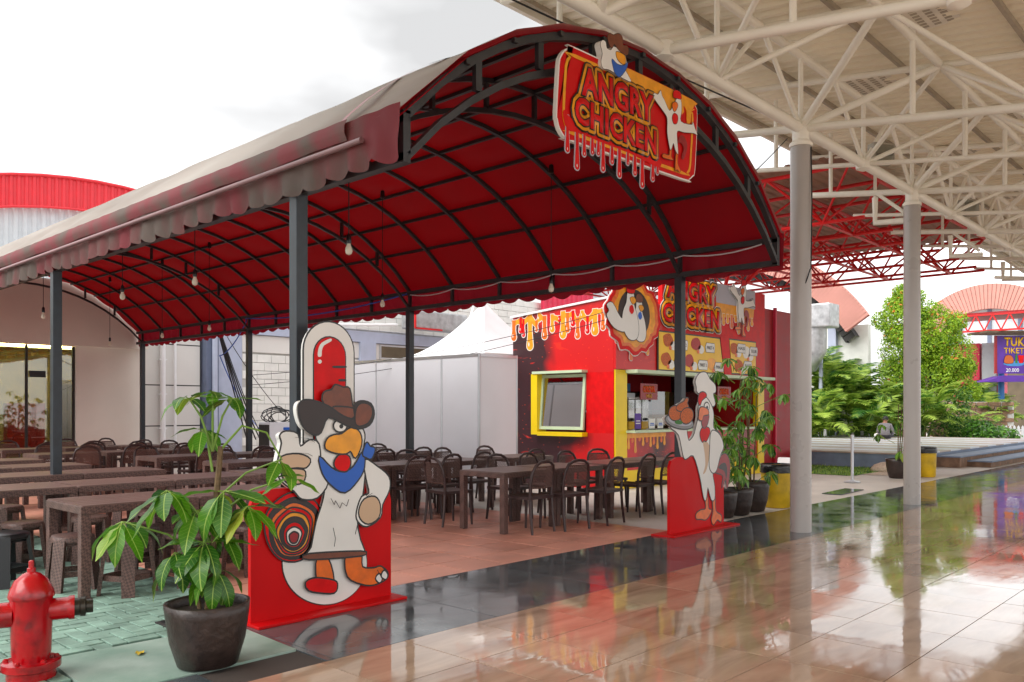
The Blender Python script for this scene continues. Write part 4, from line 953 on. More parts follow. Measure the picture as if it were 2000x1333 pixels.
# ================================================================ tables, chairs, stools
def make_table():
    t = thing('rattan_table', 'x', 'table')
    MB().box((0, 0, .7), (.98, .78, .06)).build('apron', 'rattan', t, bevel=.006)
    for i in range(6): MB().box((0, -.325+i*.13, .733), (.95, .122, .012)).build('top_slat', 'rattan_top', t)
    lg = MB().box((0, 0, .335), (.075, .075, .67)).mesh('leg', 'rattan', bevel=.006)
    for a in (-1, 1):
        for b in (-1, 1): link('leg', lg, t, (a*.45, b*.35, 0))
    return t
def make_chair(m, mf):
    t = thing('rattan_chair', 'x', 'chair')
    MB().grid(8, 8, lambda u, v: ((u-.5)*.42, (v-.5)*.43, .455-.018*math.cos((u-.5)*2.6)*math.cos((v-.5)*2.6))).grid(8, 8, lambda u, v: ((u-.5)*.42, (v-.5)*.43, .425)).build('seat', m, t, smooth='all')
    MB().b2((-.225, -.225, .415), (-.195, .225, .45)).b2((.195, -.225, .415), (.225, .225, .45)).b2((-.195, .2, .415), (.195, .225, .45)).b2((-.195, -.225, .415), (.195, -.2, .45)).build('seat_frame', mf, t)
    for s in (-1, 1):
        MB().tube([(s*.2, .195, .43), (s*.205, .205, .22), (s*.21, .215, 0)], [.021, .019, .016], 6).build('leg', mf, t, smooth=True)
        MB().tube([(s*.205, -.2, .46), (s*.208, -.215, .22), (s*.212, -.245, 0)], [.022, .02, .017], 6).build('leg', mf, t, smooth=True)
    pts = [(-.205, -.2, .44), (-.21, -.212, .6), (-.2, -.24, .74), (-.165, -.262, .82), (-.09, -.275, .862), (0, -.279, .872), (.09, -.275, .862), (.165, -.262, .82), (.2, -.24, .74), (.21, -.212, .6), (.205, -.2, .44)]
    MB().tube(pts, .019, 7).build('back_frame', mf, t, smooth=True)
    def bk(x, z): return (x, -.2-.16*(z-.5)**1.0*.9-.05+.035*abs(x)/.2*1.3, z)
    lat = MB(); z0, z1 = .555, .805; hw = lambda z: .198-(0 if z < .7 else (z-.7)**2*4.2)
    N = 15
    for s in (-1, 1):
        for i in range(-8, N+8):
            xs_ = -.2+i*.4/N; prev = None
            for k in range(9):
                z = z0+(z1-z0)*k/8; x = xs_+s*(z-z0)*.75
                if abs(x) < hw(z):
                    p = bk(x, z)
                    if prev:
                        w = .0072; lat.add([(prev[0]-w, prev[1], prev[2]), (prev[0]+w, prev[1], prev[2]), (p[0]+w, p[1], p[2]), (p[0]-w, p[1], p[2])], [(0, 1, 2, 3)])
                    prev = p
                else: prev = None
    for z in (z0, z1): lat.tube([bk(-hw(z)+hw(z)*2*i/8, z) for i in range(9)], .011, 5)
    lat.build('woven_back', m, t)
    return t
def make_stool(m):
    t = thing('plastic_stool', 'x', 'stool')
    MB().lathe([(.01, .452), (.145, .452), (.165, .444), (.172, .43), (.172, .4), (.16, .395)], 20, wob=lambda a, z: 1+.06*math.cos(4*a+math.pi)).build('seat', m, t, smooth=True)
    for a in range(4):
        c, s = math.cos(a*math.pi/2+math.pi/4), math.sin(a*math.pi/2+math.pi/4)
        MB().bar((c*.165, s*.165, .42), (c*.215, s*.215, 0), .1, .03, (c, s, 0)).build('leg', m, t)
        c2, s2 = math.cos(a*math.pi/2+3*math.pi/4), math.sin(a*math.pi/2+3*math.pi/4)
        MB().bar((c*.2, s*.2, .14), (c2*.2, s2*.2, .14), .02, .045).build('stretcher', m, t)
        MB().bar((c*.155, s*.155, .39), (c2*.155, s2*.155, .39), .02, .04).build('skirt', m, t)
    return t
T0 = make_table(); CH0 = make_chair('rattan', 'rattan_frame'); CT0 = make_chair('rattan_lit', 'rattan_frame'); ST0 = make_stool('rattan'); SB0 = make_stool('black_plastic')
used = set()
def place(src, x, y, rz, label, group):
    o = src if id(src) not in used else copy_tree(src); used.add(id(src))
    o.location = (x, y, 0); o.rotation_euler = (0, 0, rz); tag(o, label, group=group); return o
ORD = ['first', 'second', 'third', 'fourth', 'fifth', 'sixth', 'seventh', 'eighth']
J = lambda a: random.gauss(0, a)
TR = 'brown woven tables'; CHG = 'brown woven chairs'
def row(name, yc, txs, near, far, src, side=None):
    for k, x in enumerate(txs): place(T0, x, yc+J(.012), J(.008), 'brown table, %s from left, %s' % (ORD[k], name), TR)
    for k, x in enumerate(near): place(src, x+J(.03), yc-.45+J(.07), J(.11), 'brown chair seen from behind, %s from left, %s' % (ORD[k], name), CHG)
    for k, x in enumerate(far): place(src, x+J(.03), yc+.5+J(.07), math.pi+J(.13), 'brown chair facing us, %s from left, %s' % (ORD[k], name), CHG)
row('front row before the red stall', 7.31, (7.75, 8.74, 9.85, 10.84), (7.68, 8.26, 8.86, 9.85, 10.45), (8.35, 8.95, 9.75, 10.5), CH0)
place(CH0, 7.45, 8.1, R(-98), 'brown woven chair standing askew between the front and middle table rows', CHG)
row('middle row before the white partition', 9.35, (5.7, 6.69, 7.68, 8.7, 10.1), (6.4, 7.35, 7.95, 8.7, 9.9), (6.9, 7.6, 8.3, 9.2, 10.1), CH0)
row('third row at the foot of the partition', 11.4, (6.4, 7.4, 8.4, 9.4), (6.6, 7.5, 8.3, 9.1), (6.4, 7.2, 8.0, 8.7, 9.4), CH0)
row('lit-tinted chair row behind the tall plant', 13.5, (6.3, 7.4), (6.6, 7.5), (6.2, 6.9, 7.6), CT0)
row('lit-tinted chair row before the panelled wall', 15.7, (5.3, 6.4, 7.5), (5.5, 6.3, 7.2), (5.3, 6.0, 6.9, 7.6), CT0)
row('last lit-tinted chair row by cream wall', 18.0, (5.4, 6.5, 7.6), (5.6, 6.5, 7.4), (5.4, 6.4, 7.3), CT0)
for r, (yc, x1, cnt, nm) in enumerate(((7.37, 4.46, 2, 'nearest bench row, behind the large potted plant'), (9.2, 5.1, 4, 'second bench row on the left'), (10.9, 4.78, 4, 'third bench row on the left'), (12.55, 4.5, 3, 'fourth bench row on the left'), (14.25, 4.45, 3, 'bench row nearest the shop window'))):
    for k in range(cnt): place(T0, x1-.49-k*.985, yc+J(.01), J(.006), 'long-line brown table, %s from right, %s' % (ORD[k], nm), TR)
SG_ = 'plastic stools at the bench rows'
for k, (x, y) in enumerate(((2.86, 6.98), (3.35, 7.0), (3.95, 7.02))): place(ST0, x, y, J(.3), 'dark stool, %s from left on near side of nearest bench table' % ORD[k], SG_)
for k, (x, y) in enumerate(((2.62, 7.5), (3.3, 7.75), (4.0, 7.8))): place(ST0, x, y, J(.3), 'dark stool, %s from left tucked under nearest bench table' % ORD[k], SG_)
for k, (x, y) in enumerate(((2.15, 8.6), (2.6, 8.72), (3.2, 8.7), (3.85, 8.72), (4.5, 8.7))): place(ST0, x, y, J(.3), 'brown plastic stool, %s from the left before the second bench row' % ORD[k], SG_)
for k, (x, y) in enumerate(((2.9, 10.3), (3.5, 10.35), (4.2, 10.35))): place(ST0, x, y, J(.3), 'brown plastic stool, %s from the left before the third bench row' % ORD[k], SG_)
place(SB0, 2.28, 8.05, .4, 'black plastic stool at the left picture edge between the first two bench rows', SG_)

# ================================================================ standees and the hanging sign
def poly_fig(parent, A, items, y, step=.00115, dx=0, dz=0, s=1, ink=.006, rnd=3):
    for k, (key, m, nm, ik) in enumerate(items):
        flat(nm, [(a*s+dx, b*s+dz) for a, b in A[key]], m, parent, y-k*step, .0012, rnd=rnd, ink=ink if ik else 0)
s1 = thing('standee', 'large red standee with thermometer and cowboy-hatted white rooster beside the big plant', 'standee', (3.02, 5.3, 0), 0, 'rooster standees')
MB().b2((-.04, -.16, 0), (1.26, .16, .02)).build('base', 'red_board', s1, bevel=.004)
def board(parent, pts, m, name, y0, y1, rnd=3, edge=None):
    q = smooth_pts(pts, rnd) if rnd else pts
    MB().prism(q, y0, y1).build(name, m, parent)
flatp = [(-.02, .02), (-.02, .83), (0, .89), (.05, .92), (.14, .935), (1.04, .935), (1.14, .915), (1.19, .86), (1.21, .78), (1.21, .02)]
board(s1, flatp, 'red_board', 'panel', .018, -.018, 0)
TB = [(.402, .95), (.402, 1.5)]+[(.621-.219*math.cos(i*math.pi/16), 1.93+.219*math.sin(i*math.pi/16)) for i in range(17)]+[(.84, 1.5), (.84, .95)]
board(s1, grow(TB, .012), 'ink', 'thermometer_edge', -.019, -.024, 0); board(s1, TB, 'white_board', 'thermometer', .016, -.027, 0)
S1['mercury'] = [(.485, 1.1), (.485, 1.5)]+[(.622-.137*math.cos(i*math.pi/12), 1.9+.137*math.sin(i*math.pi/12)) for i in range(13)]+[(.759, 1.5), (.759, 1.1)]
y = -.0322
flat('bulb', S1['bulb'], 'white_board', s1, -.02, .003, ink=.008)
flat('mercury_column', S1['mercury'], 'red_art', s1, -.0265, .003, rnd=0, ink=.01)
poly_fig(s1, S1, [('shine', 'white_board', 'highlight', 0), ('dot', 'white_board', 'highlight', 0), ('tick', 'ink', 'tick_mark', 0), ('tick2', 'ink', 'tick_mark', 0)], y, ink=.009)
y = -.034
tc = (sum(a for a, b in S1['tail'])/11, sum(b for a, b in S1['tail'])/11); te = S1['tail_e']; tq = (sum(a for a, b in te)/14, sum(b for a, b in te)/14)
for i in range(8):
    k = .88-.105*i; f = (i+1)/8; S1['tail%d' % i] = [(tc[0]+(tq[0]-tc[0])*f+(a-tc[0])*k+.012*math.sin(j*2.3+i)*k, tc[1]+(tq[1]-tc[1])*f+(b-tc[1])*k) for j, (a, b) in enumerate(S1['tail'])]
def strokes(parent, segs, y, w=.006, nm='ink_line'):
    for s_ in segs:
        for (x0, z0), (x1, z1) in zip(s_[:-1], s_[1:]): MB().bar((x0, y, z0), (x1, y, z1), .002, w, (0, 1, 0)).build(nm, 'ink', parent)
fig1 = [('tail', 'red_art', 'tail', 1), *[('tail%d' % i, ('dark_brown', 'orange', 'red_art', 'amber', 'dark_brown', 'red_art', 'white_board', 'deep_red')[i], 'tail_stripe', 1) for i in range(8)],
    ('leg', 'orange', 'leg', 1), ('foot2', 'red_art', 'foot', 1), ('foot', 'orange', 'foot', 1), ('claw', 'white_board', 'claw', 1), ('claw2', 'white_board', 'claw', 1),
    ('body', 'white_board', 'body', 1), ('hem', 'brown', 'hem', 1), ('armr', 'white_board', 'wing', 1), ('fistr', 'skin_tone_board', 'wing_tip', 1), ('arm', 'white_board', 'wing', 1), ('fist1', 'skin_tone_board', 'wing_tip', 1), ('fist2', 'skin_tone_board', 'wing_tip', 1),
    ('scarf', 'blue', 'neckerchief', 1), ('knot', 'blue', 'neckerchief_knot', 1), ('wattle', 'red_art', 'wattle', 1), ('eye', 'white_board', 'eye', 1), ('pupil', 'ink', 'pupil', 0), ('beak', 'amber', 'beak', 1),
    ('crown', 'brown', 'hat_crown', 1), ('band', 'brown', 'hat_band', 1), ('brim', 'dark_brown', 'hat_brim', 1), ('brim_b', 'brown', 'hat_brim', 1)]
poly_fig(s1, S1, fig1, y, ink=.013)
for nm, k in (('body_backing', 'body'), ('wing_backing', 'arm'), ('wing_backing', 'armr'), ('hat_backing', 'brim'), ('tail_backing', 'tail')):
    board(s1, smooth_pts(S1[k], 3), 'white_board', nm, .012, -.0315, 0)

strokes(s1, [[(.6, .84), (.63, .79), (.64, .82), (.68, .76), (.7, .8), (.74, .77), (.76, .82)], [(.3, 1.3), (.4, 1.29), (.46, 1.26)], [(.3, 1.19), (.4, 1.18), (.44, 1.16)], [(.62, .62), (.64, .54), (.63, .48)], [(.84, .62), (.82, .55)], [(1.08, .26), (1.12, .22)], [(1.03, .25), (1.06, .2)], [(.9, .88), (.93, .83), (.98, .85)]], -.075, .006)
s2 = thing('standee', 'red standee with white rooster cook holding a plate of fried chicken', 'standee', (8.58, 5.44, 0), 0, 'rooster standees')
MB().b2((-.18, -.16, 0), (1.4, .16, .02)).build('base', 'red_board', s2, bevel=.004)
p2 = [(-.02, .02), (-.02, 1.05), (.02, 1.12), (.1, 1.16), (1.12, 1.16), (1.21, 1.12), (1.25, 1.04), (1.25, .02)]
p2 = [(S2['panel'][1][0], .02)]+S2['panel'][1:-1]+[(S2['panel'][-2][0], .02)]
board(s2, p2, 'red_board', 'panel', .018, -.018, 0)
fig2 = [('tail', 'deep_red', 'tail', 1), ('tail_b', 'dark_brown', 'tail_stripe', 0), ('leg', 'orange', 'leg', 1), ('leg2', 'orange', 'leg', 1), ('hat', 'white_board', 'cook_hat', 1), ('body', 'white_board', 'body', 1), ('belly', 'skin_tone_board', 'belly_patch', 0), ('wing', 'white_board', 'wing', 1),
    ('comb', 'red_art', 'comb', 1), ('wattle', 'red_art', 'wattle', 1), ('mouth', 'deep_red', 'mouth', 1), ('eye', 'white_board', 'eye', 1), ('pupil', 'ink', 'pupil', 0), ('beak', 'orange', 'beak', 1),
    ('plate', 'plate_grey', 'plate', 1), ('plate_b', 'grey_art', 'plate', 0), ('meat', 'meat', 'drumstick', 1), ('meat3', 'meat', 'drumstick', 1), ('meat2', 'meat', 'drumstick', 1), ('lettuce', 'green_art', 'garnish', 0)]
for nm, k in (('body_backing', 'body'), ('hat_backing', 'hat'), ('plate_backing', 'plate'), ('meat_backing', 'meat3'), ('tail_backing', 'tail')):
    board(s2, smooth_pts(S2[k], 3), 'white_board', nm, .012, -.0195, 0)
poly_fig(s2, S2, fig2, -.02, ink=.014)

sg = thing('hanging_sign', 'red ANGRY CHICKEN sign with dripping sauce fixed to the canopy arch', 'sign', (6.03, 4.12, 3.63))
board(sg, SG['board'], 'white_board', 'board', .03, -.004, 2); board(sg, grow(smooth_pts(SG['board'], 2), -.014), 'red_board', 'red_face', -.004, -.008, 0)
a = smooth_pts(SG['stripe'], 2); b = grow(a, -.03)
mb = MB(); n = len(a); mb.add([(x, -.0105, z) for x, z in a]+[(x, -.0105, z) for x, z in b], [(i, (i+1) % n, n+(i+1) % n, n+i) for i in range(n)]); mb.build('yellow_stripe', 'amber', sg)
flat('cheese_drip', SG['cheese'], 'amber', sg, -.011, .003, ink=.006, inkm='orange')
for dxx, z, w in SGD:
    flat('sauce_drip', drip(dxx, w*1.05+.012, .14, z), 'red_art', sg, -.006, .006, rnd=0, ink=.01, inkm='grey_art')
    flat('sauce_shine', ell(dxx-w*.15, z+w*.75, w*.14, w*.34, 8), 'white_board', sg, -.0168, .001, rnd=0)
flat('sauce_band', [(-1.07, .15), (-1.02, .17), (-.95, .12), (-.3, .1), (.24, .08), (.28, .02), (.2, 0), (-.2, .03), (-.6, .03), (-.85, .04), (-1.02, .03)], 'red_art', sg, -.0115, .004)
LY = [(.07, 'dark_brown', .04), (.07, 'amber', .026), (.075, 'ink'), (.035, 'red_art')]
for off, m in ((.085, 'dark_brown'), (.065, 'amber')): pass
text_layers('ANGRY', 1.02, .235, -.86, .335, LY, sg, -.0165, tilt=.03)
text_layers('CHICKEN', 1.13, .215, -.94, .1, LY, sg, -.0172, tilt=-.008)
poly_fig(sg, SG, [('rooster', 'white_board', 'rooster', 1), ('rscarf', 'blue', 'neckerchief', 1), ('rbeak', 'amber', 'beak', 1), ('rhat', 'brown', 'hat', 1)], -.04, ink=.005)
board(sg, smooth_pts(SG['rooster'], 3), 'white_board', 'rooster_backing', .02, -.0395, 0)
R2 = [('rtail', 'deep_red', 'tail', 0), ('rleg2', 'orange', 'leg', 1), ('rleg2b', 'orange', 'leg', 1), ('rooster2', 'white_board', 'rooster', 1), ('rcomb2', 'red_art', 'comb', 1), ('rbeak2', 'orange', 'beak', 1), ('rwattle2', 'red_art', 'wattle', 1)]
poly_fig(sg, SG, R2, -.02, ink=.005)
for x in (-.3, .55): MB().box((x, .06, .68), (.05, .04, .3)).build('hanger', 'iron', sg)

# ================================================================ the food stall
st = thing('food_stall', 'red and yellow fried-chicken stall with printed flames, menu board and serving counter', 'food stall')
TX = Matrix.Translation((12.64, 0, 0)) @ Matrix.Rotation(R(-90), 4, 'Z')     # u runs towards -Y, face towards -X
def lw(pts, m, nm, y0=0, y1=.1): MB().prism([(-y, z) for y, z in pts], y0, y1, TX).build(nm, m, st)
top = lambda y: 3.57-(y-9.25)*.075
lw([(9.25, 0), (11.8, 0), (11.8, 1.05), (9.25, 1.05)], 'fire_print', 'side_wall'); lw([(9.25, 2.2), (11.8, 2.2), (11.8, top(11.8)), (9.25, top(9.25))], 'fire_print', 'side_wall')
lw([(9.25, 1.05), (9.89, 1.05), (9.89, 2.2), (9.25, 2.2)], 'red_art', 'side_wall', .001); lw([(11.05, 1.05), (11.8, 1.05), (11.8, 2.2), (11.05, 2.2)], 'fire_print', 'side_wall')
MB().b2((12.6, 9.2, 3.58), (12.68, 9.3, 3.62)).build('roof_trim', 'pvc_white', st)
mb = MB(); mb.bar((12.63, 9.2, 3.6), (12.63, 11.85, top(11.85)+.02), .06, .04).build('roof_trim', 'pvc_white', st)
w = MB().b2((12.48, 11.0, 1.0), (12.76, 11.16, 2.2)).b2((12.48, 9.86, .98), (12.76, 11.0, 1.06)).build('window_surround', 'yellow', st)
MB().b2((12.46, 9.86, 2.2), (12.72, 11.12, 2.25)).build('window_hood', 'window_green', st)
ws = bpy.data.objects.new('window_sash', MB().b2((-.025, -.57, -1.08), (.025, -.51, 0)).b2((-.025, .49, -1.08), (.025, .55, 0)).b2((-.025, -.51, -.06), (.025, .49, 0)).b2((-.025, -.51, -1.08), (.025, .49, -1.02)).mesh('window_sash', 'window_green')); C.objects.link(ws)
ws.parent = st; ws.location = (12.66, 10.47, 2.18); ws.rotation_euler = (0, R(5), 0)
MB().b2((-.004, -.51, -1.02), (.004, .49, -.06)).build('pane', 'window_glass', ws)
DR = [(11.771, .129, 3.333, 2.906), (11.578, .101, 3.382, 3.052), (11.502, .076, 3.345, 2.969), (11.325, .149, 3.44, 2.695), (11.151, .073, 3.288, 3.057), (11.078, .098, 3.436, 3.252), (10.935, .128, 3.364, 2.89), (10.735, .103, 3.379, 3.015), (10.55, .079, 3.335, 3.214), (10.46, .139, 3.418, 2.878), (10.344, .1, 3.379, 2.991), (10.21, .099, 3.413, 3.101), (10.096, .105, 3.271, 2.857), (9.984, .097, 3.394, 3.233), (9.854, .088, 3.282, 2.937), (9.678, .145, 3.399, 2.897), (9.49, .092, 3.398, 2.981)]
for k, (yy, wd, zt, zb) in enumerate(DR):
    m = 'red_art' if k in (1, 2, 8, 11, 14) else 'amber' if k % 2 else 'orange'
    flat('sauce_drip', drip(-yy, wd*1.15, zt, zb), m, st, -.001, .003, T=TX, rnd=0, ink=.016, inkm='white_board')
    flat('drip_shine', ell(-yy-wd*.2, zb+wd*.8, wd*.1, wd*.3, 8), 'white_board', st, -.0065, .001, T=TX, rnd=0)
for a, b in zip(DR[:-1], DR[1:]):
    if abs(a[0]-b[0]) < .2: flat('sauce_arc', [(-a[0]-.03, a[2]-.08), (-a[0]+.02, a[2]-.02), (-b[0]-.02, b[2]-.02), (-b[0]+.03, b[2]-.08), (-b[0], b[2]-.14), (-(a[0]+b[0])/2, min(a[2], b[2])-.09), (-a[0], a[2]-.14)], 'amber', st, -.0008, .003, T=TX, ink=.01, inkm='white_board')
# front
MB().b2((12.645, 9.2, 2.25), (14.2, 9.3, 3.58)).build('front_board', 'fire_print', st)
MB().b2((14.2, 9.2, 2.25), (18.6, 9.3, 4.22)).build('front_board', 'red_art', st)
MB().b2((12.66, 9.22, 0), (13.03, 9.35, 2.24)).build('corner_post', 'yellow', st)
MB().b2((18.3, 9.22, 0), (18.6, 9.35, 2.24)).build('corner_post', 'yellow', st)
MB().b2((13.03, 9.25, .34), (18.3, 9.35, 1.05)).build('counter_front', 'fire_print', st)
MB().b2((13.03, 9.22, 0), (18.3, 9.36, .34)).build('plinth', 'yellow', st)
MB().b2((13.0, 9.02, 1.055), (18.35, 9.75, 1.1)).build('counter_top', 'window_green', st)
MB().b2((12.98, 8.95, 2.18), (18.62, 9.4, 2.245)).build('soffit', 'window_green', st)
MB().b2((12.8, 11.72, 0), (18.5, 11.8, 3.3)).build('back_wall', 'red_wall', st)
MB().b2((18.5, 9.36, 0), (18.6, 11.8, 3.3)).build('end_wall', 'fire_print', st)
MB().b2((12.7, 9.3, 3.3), (18.6, 11.85, 3.36)).build('roof', 'grey_sheet', st)
MB().b2((12.75, 9.36, 0), (18.5, 11.7, .02)).build('stall_floor', 'concrete', st)
for k, x in enumerate((13.12, 13.24, 13.34, 13.48, 13.6, 13.73, 13.86, 13.97, 14.1, 14.24, 14.35)):
    flat('sauce_drip', drip(x, .09, 1.04, (.74, .86, .66, .88, .79, .85, .76, .8, .71, .84, .78)[k]), 'orange' if k % 2 else 'amber', st, 9.249, .003, rnd=0)
flat('sauce_band', [(13.06, 1.04), (14.4, 1.04), (14.4, .96), (13.06, .95)], 'amber', st, 9.2465, .002, rnd=0)
# menu
MB().b2((13.99, 9.17, 2.26), (16.62, 9.199, 3.06)).build('menu_edge', 'dark_brown', st); MB().b2((16.8, 9.17, 2.28), (18.1, 9.199, 3.07)).build('menu_edge', 'dark_brown', st)
flat('menu_board', [(14.03, 2.29), (16.58, 2.29), (16.4, 3.03), (14.03, 3.03)], 'menu_yellow', st, 9.17, .006, rnd=0)
flat('menu_board', [(16.95, 2.31), (18.07, 2.31), (18.07, 3.04), (16.84, 3.04)], 'menu_yellow', st, 9.17, .006, rnd=0)
flat('menu_divider', [(16.62, 2.27), (16.93, 2.27), (16.8, 3.08), (16.43, 3.08)], 'red_art', st, 9.169, .008, rnd=0)
for k, (x, z, m, tx, tz, s) in enumerate(((14.35, 2.88, 'meat', 14.72, 2.72, 'PAKET 2'), (15.42, 2.86, 'meat_red', 15.82, 2.72, 'PAKET 4'), (14.27, 2.5, 'meat', 14.6, 2.36, 'PAKET 1'), (15.15, 2.5, 'meat_red', 15.52, 2.34, 'PAKET 3'), (16.05, 2.48, 'amber', 16.2, 2.32, 'PANCH'), (17.05, 2.86, 'meat', 17.2, 2.78, 'NASI'), (17.25, 2.48, 'meat', 17.5, 2.4, 'NASI'), (17.62, 2.8, 'white_board', 17.78, 2.74, 'TELUR'))):
    random.seed(40+k)
    flat('food_photo', [(x+.17*math.cos(a)*(1+.25*random.random()), z+.12*math.sin(a)*(1+.25*random.random())) for a in [i*.63 for i in range(10)]], m, st, 9.163, .003)
    flat('food_photo', ell(x+.2, z-.1, .12, .09, 10), 'white_board', st, 9.1625, .0025); flat('food_photo', ell(x+.08, z-.15, .05, .045, 8), 'orange', st, 9.16, .003)
    flat('price_tag', [(tx, tz), (tx+.34, tz), (tx+.36, tz+.13), (tx+.34, tz+.19), (tx+.02, tz+.19), (tx-.03, tz+.1)], 'paper', st, 9.16, .003, rnd=0, ink=.012)
    text_layers(s, .28, .07, tx+.03, tz+.06, [(0, 'ink')], st, 9.153)
random.seed(11)
# big lettering, drips and rooster
MB().b2((16.3, 9.185, 3.82), (18.08, 9.199, 4.24)).build('grey_panel', 'grey_art', st)
flat('cheese_band', [(16.3, 3.5), (18.0, 3.6), (18.05, 3.84), (16.3, 3.84)], 'amber', st, 9.199, .009, rnd=0)
for k, x in enumerate((16.45, 16.62, 16.8, 16.98, 17.16, 17.3, 17.55, 17.75, 17.93)): flat('sauce_drip', drip(x, .13, 3.6, (3.15, 3.35, 3.4, 3.3, 3.45, 3.2, 3.4, 3.3, 3.42)[k]), 'amber' if k % 3 else 'orange', st, 9.194, .005, rnd=0, ink=.014, inkm='white_board')
LB = [(.07, 'white_board', .1), (.07, 'dark_brown', .085), (.07, 'amber', .055), (.075, 'ink'), (.035, 'red_art')]
text_layers('ANGRY', 1.95, .4, 14.3, 3.74, LB, st, 9.179)
text_layers('CHICKEN', 2.2, .38, 14.18, 3.24, LB, st, 9.1783)
for key, m, nm, ik in R2:
    flat('rooster_'+nm, [((a-.72)*1.6+17.75, (b-.35)*1.75+3.72) for a, b in SG[key]], m, st, 9.16-.004*R2.index((key, m, nm, ik)), .003, ink=.014 if ik else 0)
MB().prism([((a-.72)*1.6+17.75, (b-.35)*1.75+3.72) for a, b in smooth_pts(SG['rooster2'], 3)], 9.19, 9.16).build('rooster_backing', 'white_board', st)
# round flaming emblem
fl = []
random.seed(5)
for i in range(40):
    a = i/40*2*math.pi; rr_ = .8*(1+.14*random.random()); fl.append((13.16+rr_*math.cos(a)*1.02, 3.27+rr_*.82*math.sin(a)))
flat('emblem', fl, 'red_art', st, 9.19, .02, rnd=2, ink=.02, inkm='white_board')
flat('emblem_flames', [(13.16+(x-13.16)*.9, 3.27+(z-3.27)*.9) for x, z in fl], 'orange', st, 9.1545, .003, rnd=2)
flat('emblem_flames', [(13.16+(x-13.16)*.78, 3.27+(z-3.27)*.8) for x, z in fl], 'amber', st, 9.151, .003, rnd=2)
flat('emblem_disc', ell(13.16, 3.3, .52, .47, 28), 'dark_brown', st, 9.1475, .003, rnd=0)
for k, (x, zb) in enumerate(((12.65, 2.72), (12.8, 2.6), (13.1, 2.42), (13.3, 2.62), (13.5, 2.68), (13.65, 2.55), (13.8, 2.75))): flat('sauce_drip', drip(x, .1, 2.95, zb), 'amber' if k % 2 else 'orange', st, 9.188, .01, rnd=0, ink=.012, inkm='white_board')
bird = [(-.12, -.42), (-.3, -.2), (-.28, .05), (-.18, .22), (-.14, .42), (-.02, .46), (.05, .36), (.05, .2), (.15, .0), (.2, -.25), (.12, -.42)]
for dxx, dzz, s, hm in ((.2, -.06, .9, 'brown'), (-.08, .02, 1.05, 'red_art')):
    flat('bird', [(13.16+dxx+a*s, 3.25+dzz+b*s) for a, b in bird], 'white_board', st, 9.143-(.004 if dxx < 0 else 0), .003, ink=.014)
    flat('bird_comb', [(13.16+dxx+a*s, 3.25+dzz+b*s) for a, b in ((-.17, .4), (-.16, .52), (-.05, .56), (.06, .5), (.04, .4))], hm, st, 9.136-(.004 if dxx < 0 else 0), .003, ink=.01)
    flat('bird_beak', [(13.16+dxx+a*s, 3.25+dzz+b*s) for a, b in ((-.08, .3), (.04, .33), (.1, .26), (.0, .2))], 'amber', st, 9.135-(.004 if dxx < 0 else 0), .003, ink=.008)
    flat('bird_wattle', [(13.16+dxx+a*s, 3.25+dzz+b*s) for a, b in ((-.08, .16), (0, .18), (.04, .08), (-.03, .02), (-.1, .08))], 'red_art' if dxx < 0 else 'blue', st, 9.134-(.004 if dxx < 0 else 0), .003)
flat('bird_wing', [(12.95, 3.15), (12.7, 3.2), (12.45, 3.45), (12.28, 3.4), (12.35, 3.3), (12.28, 3.2), (12.5, 3.0), (12.85, 2.95)], 'white_board', st, 9.138, .003, ink=.014)
random.seed(21)
def order_sign(x):
    o = thing('order_sign', 'dark red ORDER HERE sign hanging in the stall, '+('left one' if x < 15 else 'right one'), 'sign', (x, 9.42, 1.69), 0, 'order signs in the stall')
    MB().b2((-.3, -.01, 0), (.3, .01, .32)).build('board', 'deep_red', o)
    text_layers('ORDER', .42, .12, -.21, .15, [(.1, 'dark_brown'), (.08, 'amber'), (.03, 'red_art')], o, -.011)
    text_layers('HERE', .2, .07, -.1, .04, [(.09, 'dark_brown'), (.04, 'amber')], o, -.011)
    for a in (-.22, .22): MB().tube([(a, 0, .32), (a, 0, .48)], .005, 4).build('hanger', 'cable', o)
order_sign(14.05); order_sign(17.05)
# things on the counter
for k, (x, w, m, lb) in enumerate(((13.66, .2, 'tea', 'lidded drink dispenser of pale tea, leftmost on the counter'), (13.9, .2, 'tea', 'drink dispenser of brown tea, middle one on the counter'), (14.14, .22, 'ink', 'drink dispenser of dark syrup, right of the brown tea'))):
    o = thing('drink_dispenser', lb, 'dispenser', (x, 9.66, 1.1), 0, 'drink dispensers on the stall counter')
    MB().b2((-w/2+.01, -.09, .18), (w/2-.01, .09, .42)).build('drink', m, o); MB().b2((-w/2, -.1, .16), (w/2, .1, .6)).build('tank', 'clear_plastic', o); MB().box((0, 0, .62), (w+.02, .22, .04)).build('lid', 'panel_white', o, bevel=.01)
    MB().box((0, 0, .08), (w, .2, .16)).build('base', 'menu_yellow', o, bevel=.01); MB().box((0, -.12, .2), (.04, .06, .05)).build('tap', 'black_plastic', o)
for k, (x, m, h, lb) in enumerate(((13.5, 'purple', .32, 'purple price card standing on the stall counter'), (13.98, 'paper', .22, 'white notice card left of the second card'), (14.28, 'paper', .22, 'white notice card nearest the canopy post'))):
    o = thing('counter_card', lb, 'card', (x, 9.3, 1.1), 0, 'cards on the stall counter'); MB().box((0, 0, h/2), (.2, .01, h)).build('card', m, o); MB().box((0, .03, .01), (.2, .07, .02)).build('foot', 'panel_white', o)
    MB().box((0, -.0065, h*.55), (.13, .002, .02)).box((0, -.0065, h*.4), (.15, .002, .02)).build('print_lines', 'blue' if m == 'paper' else 'paper', o)
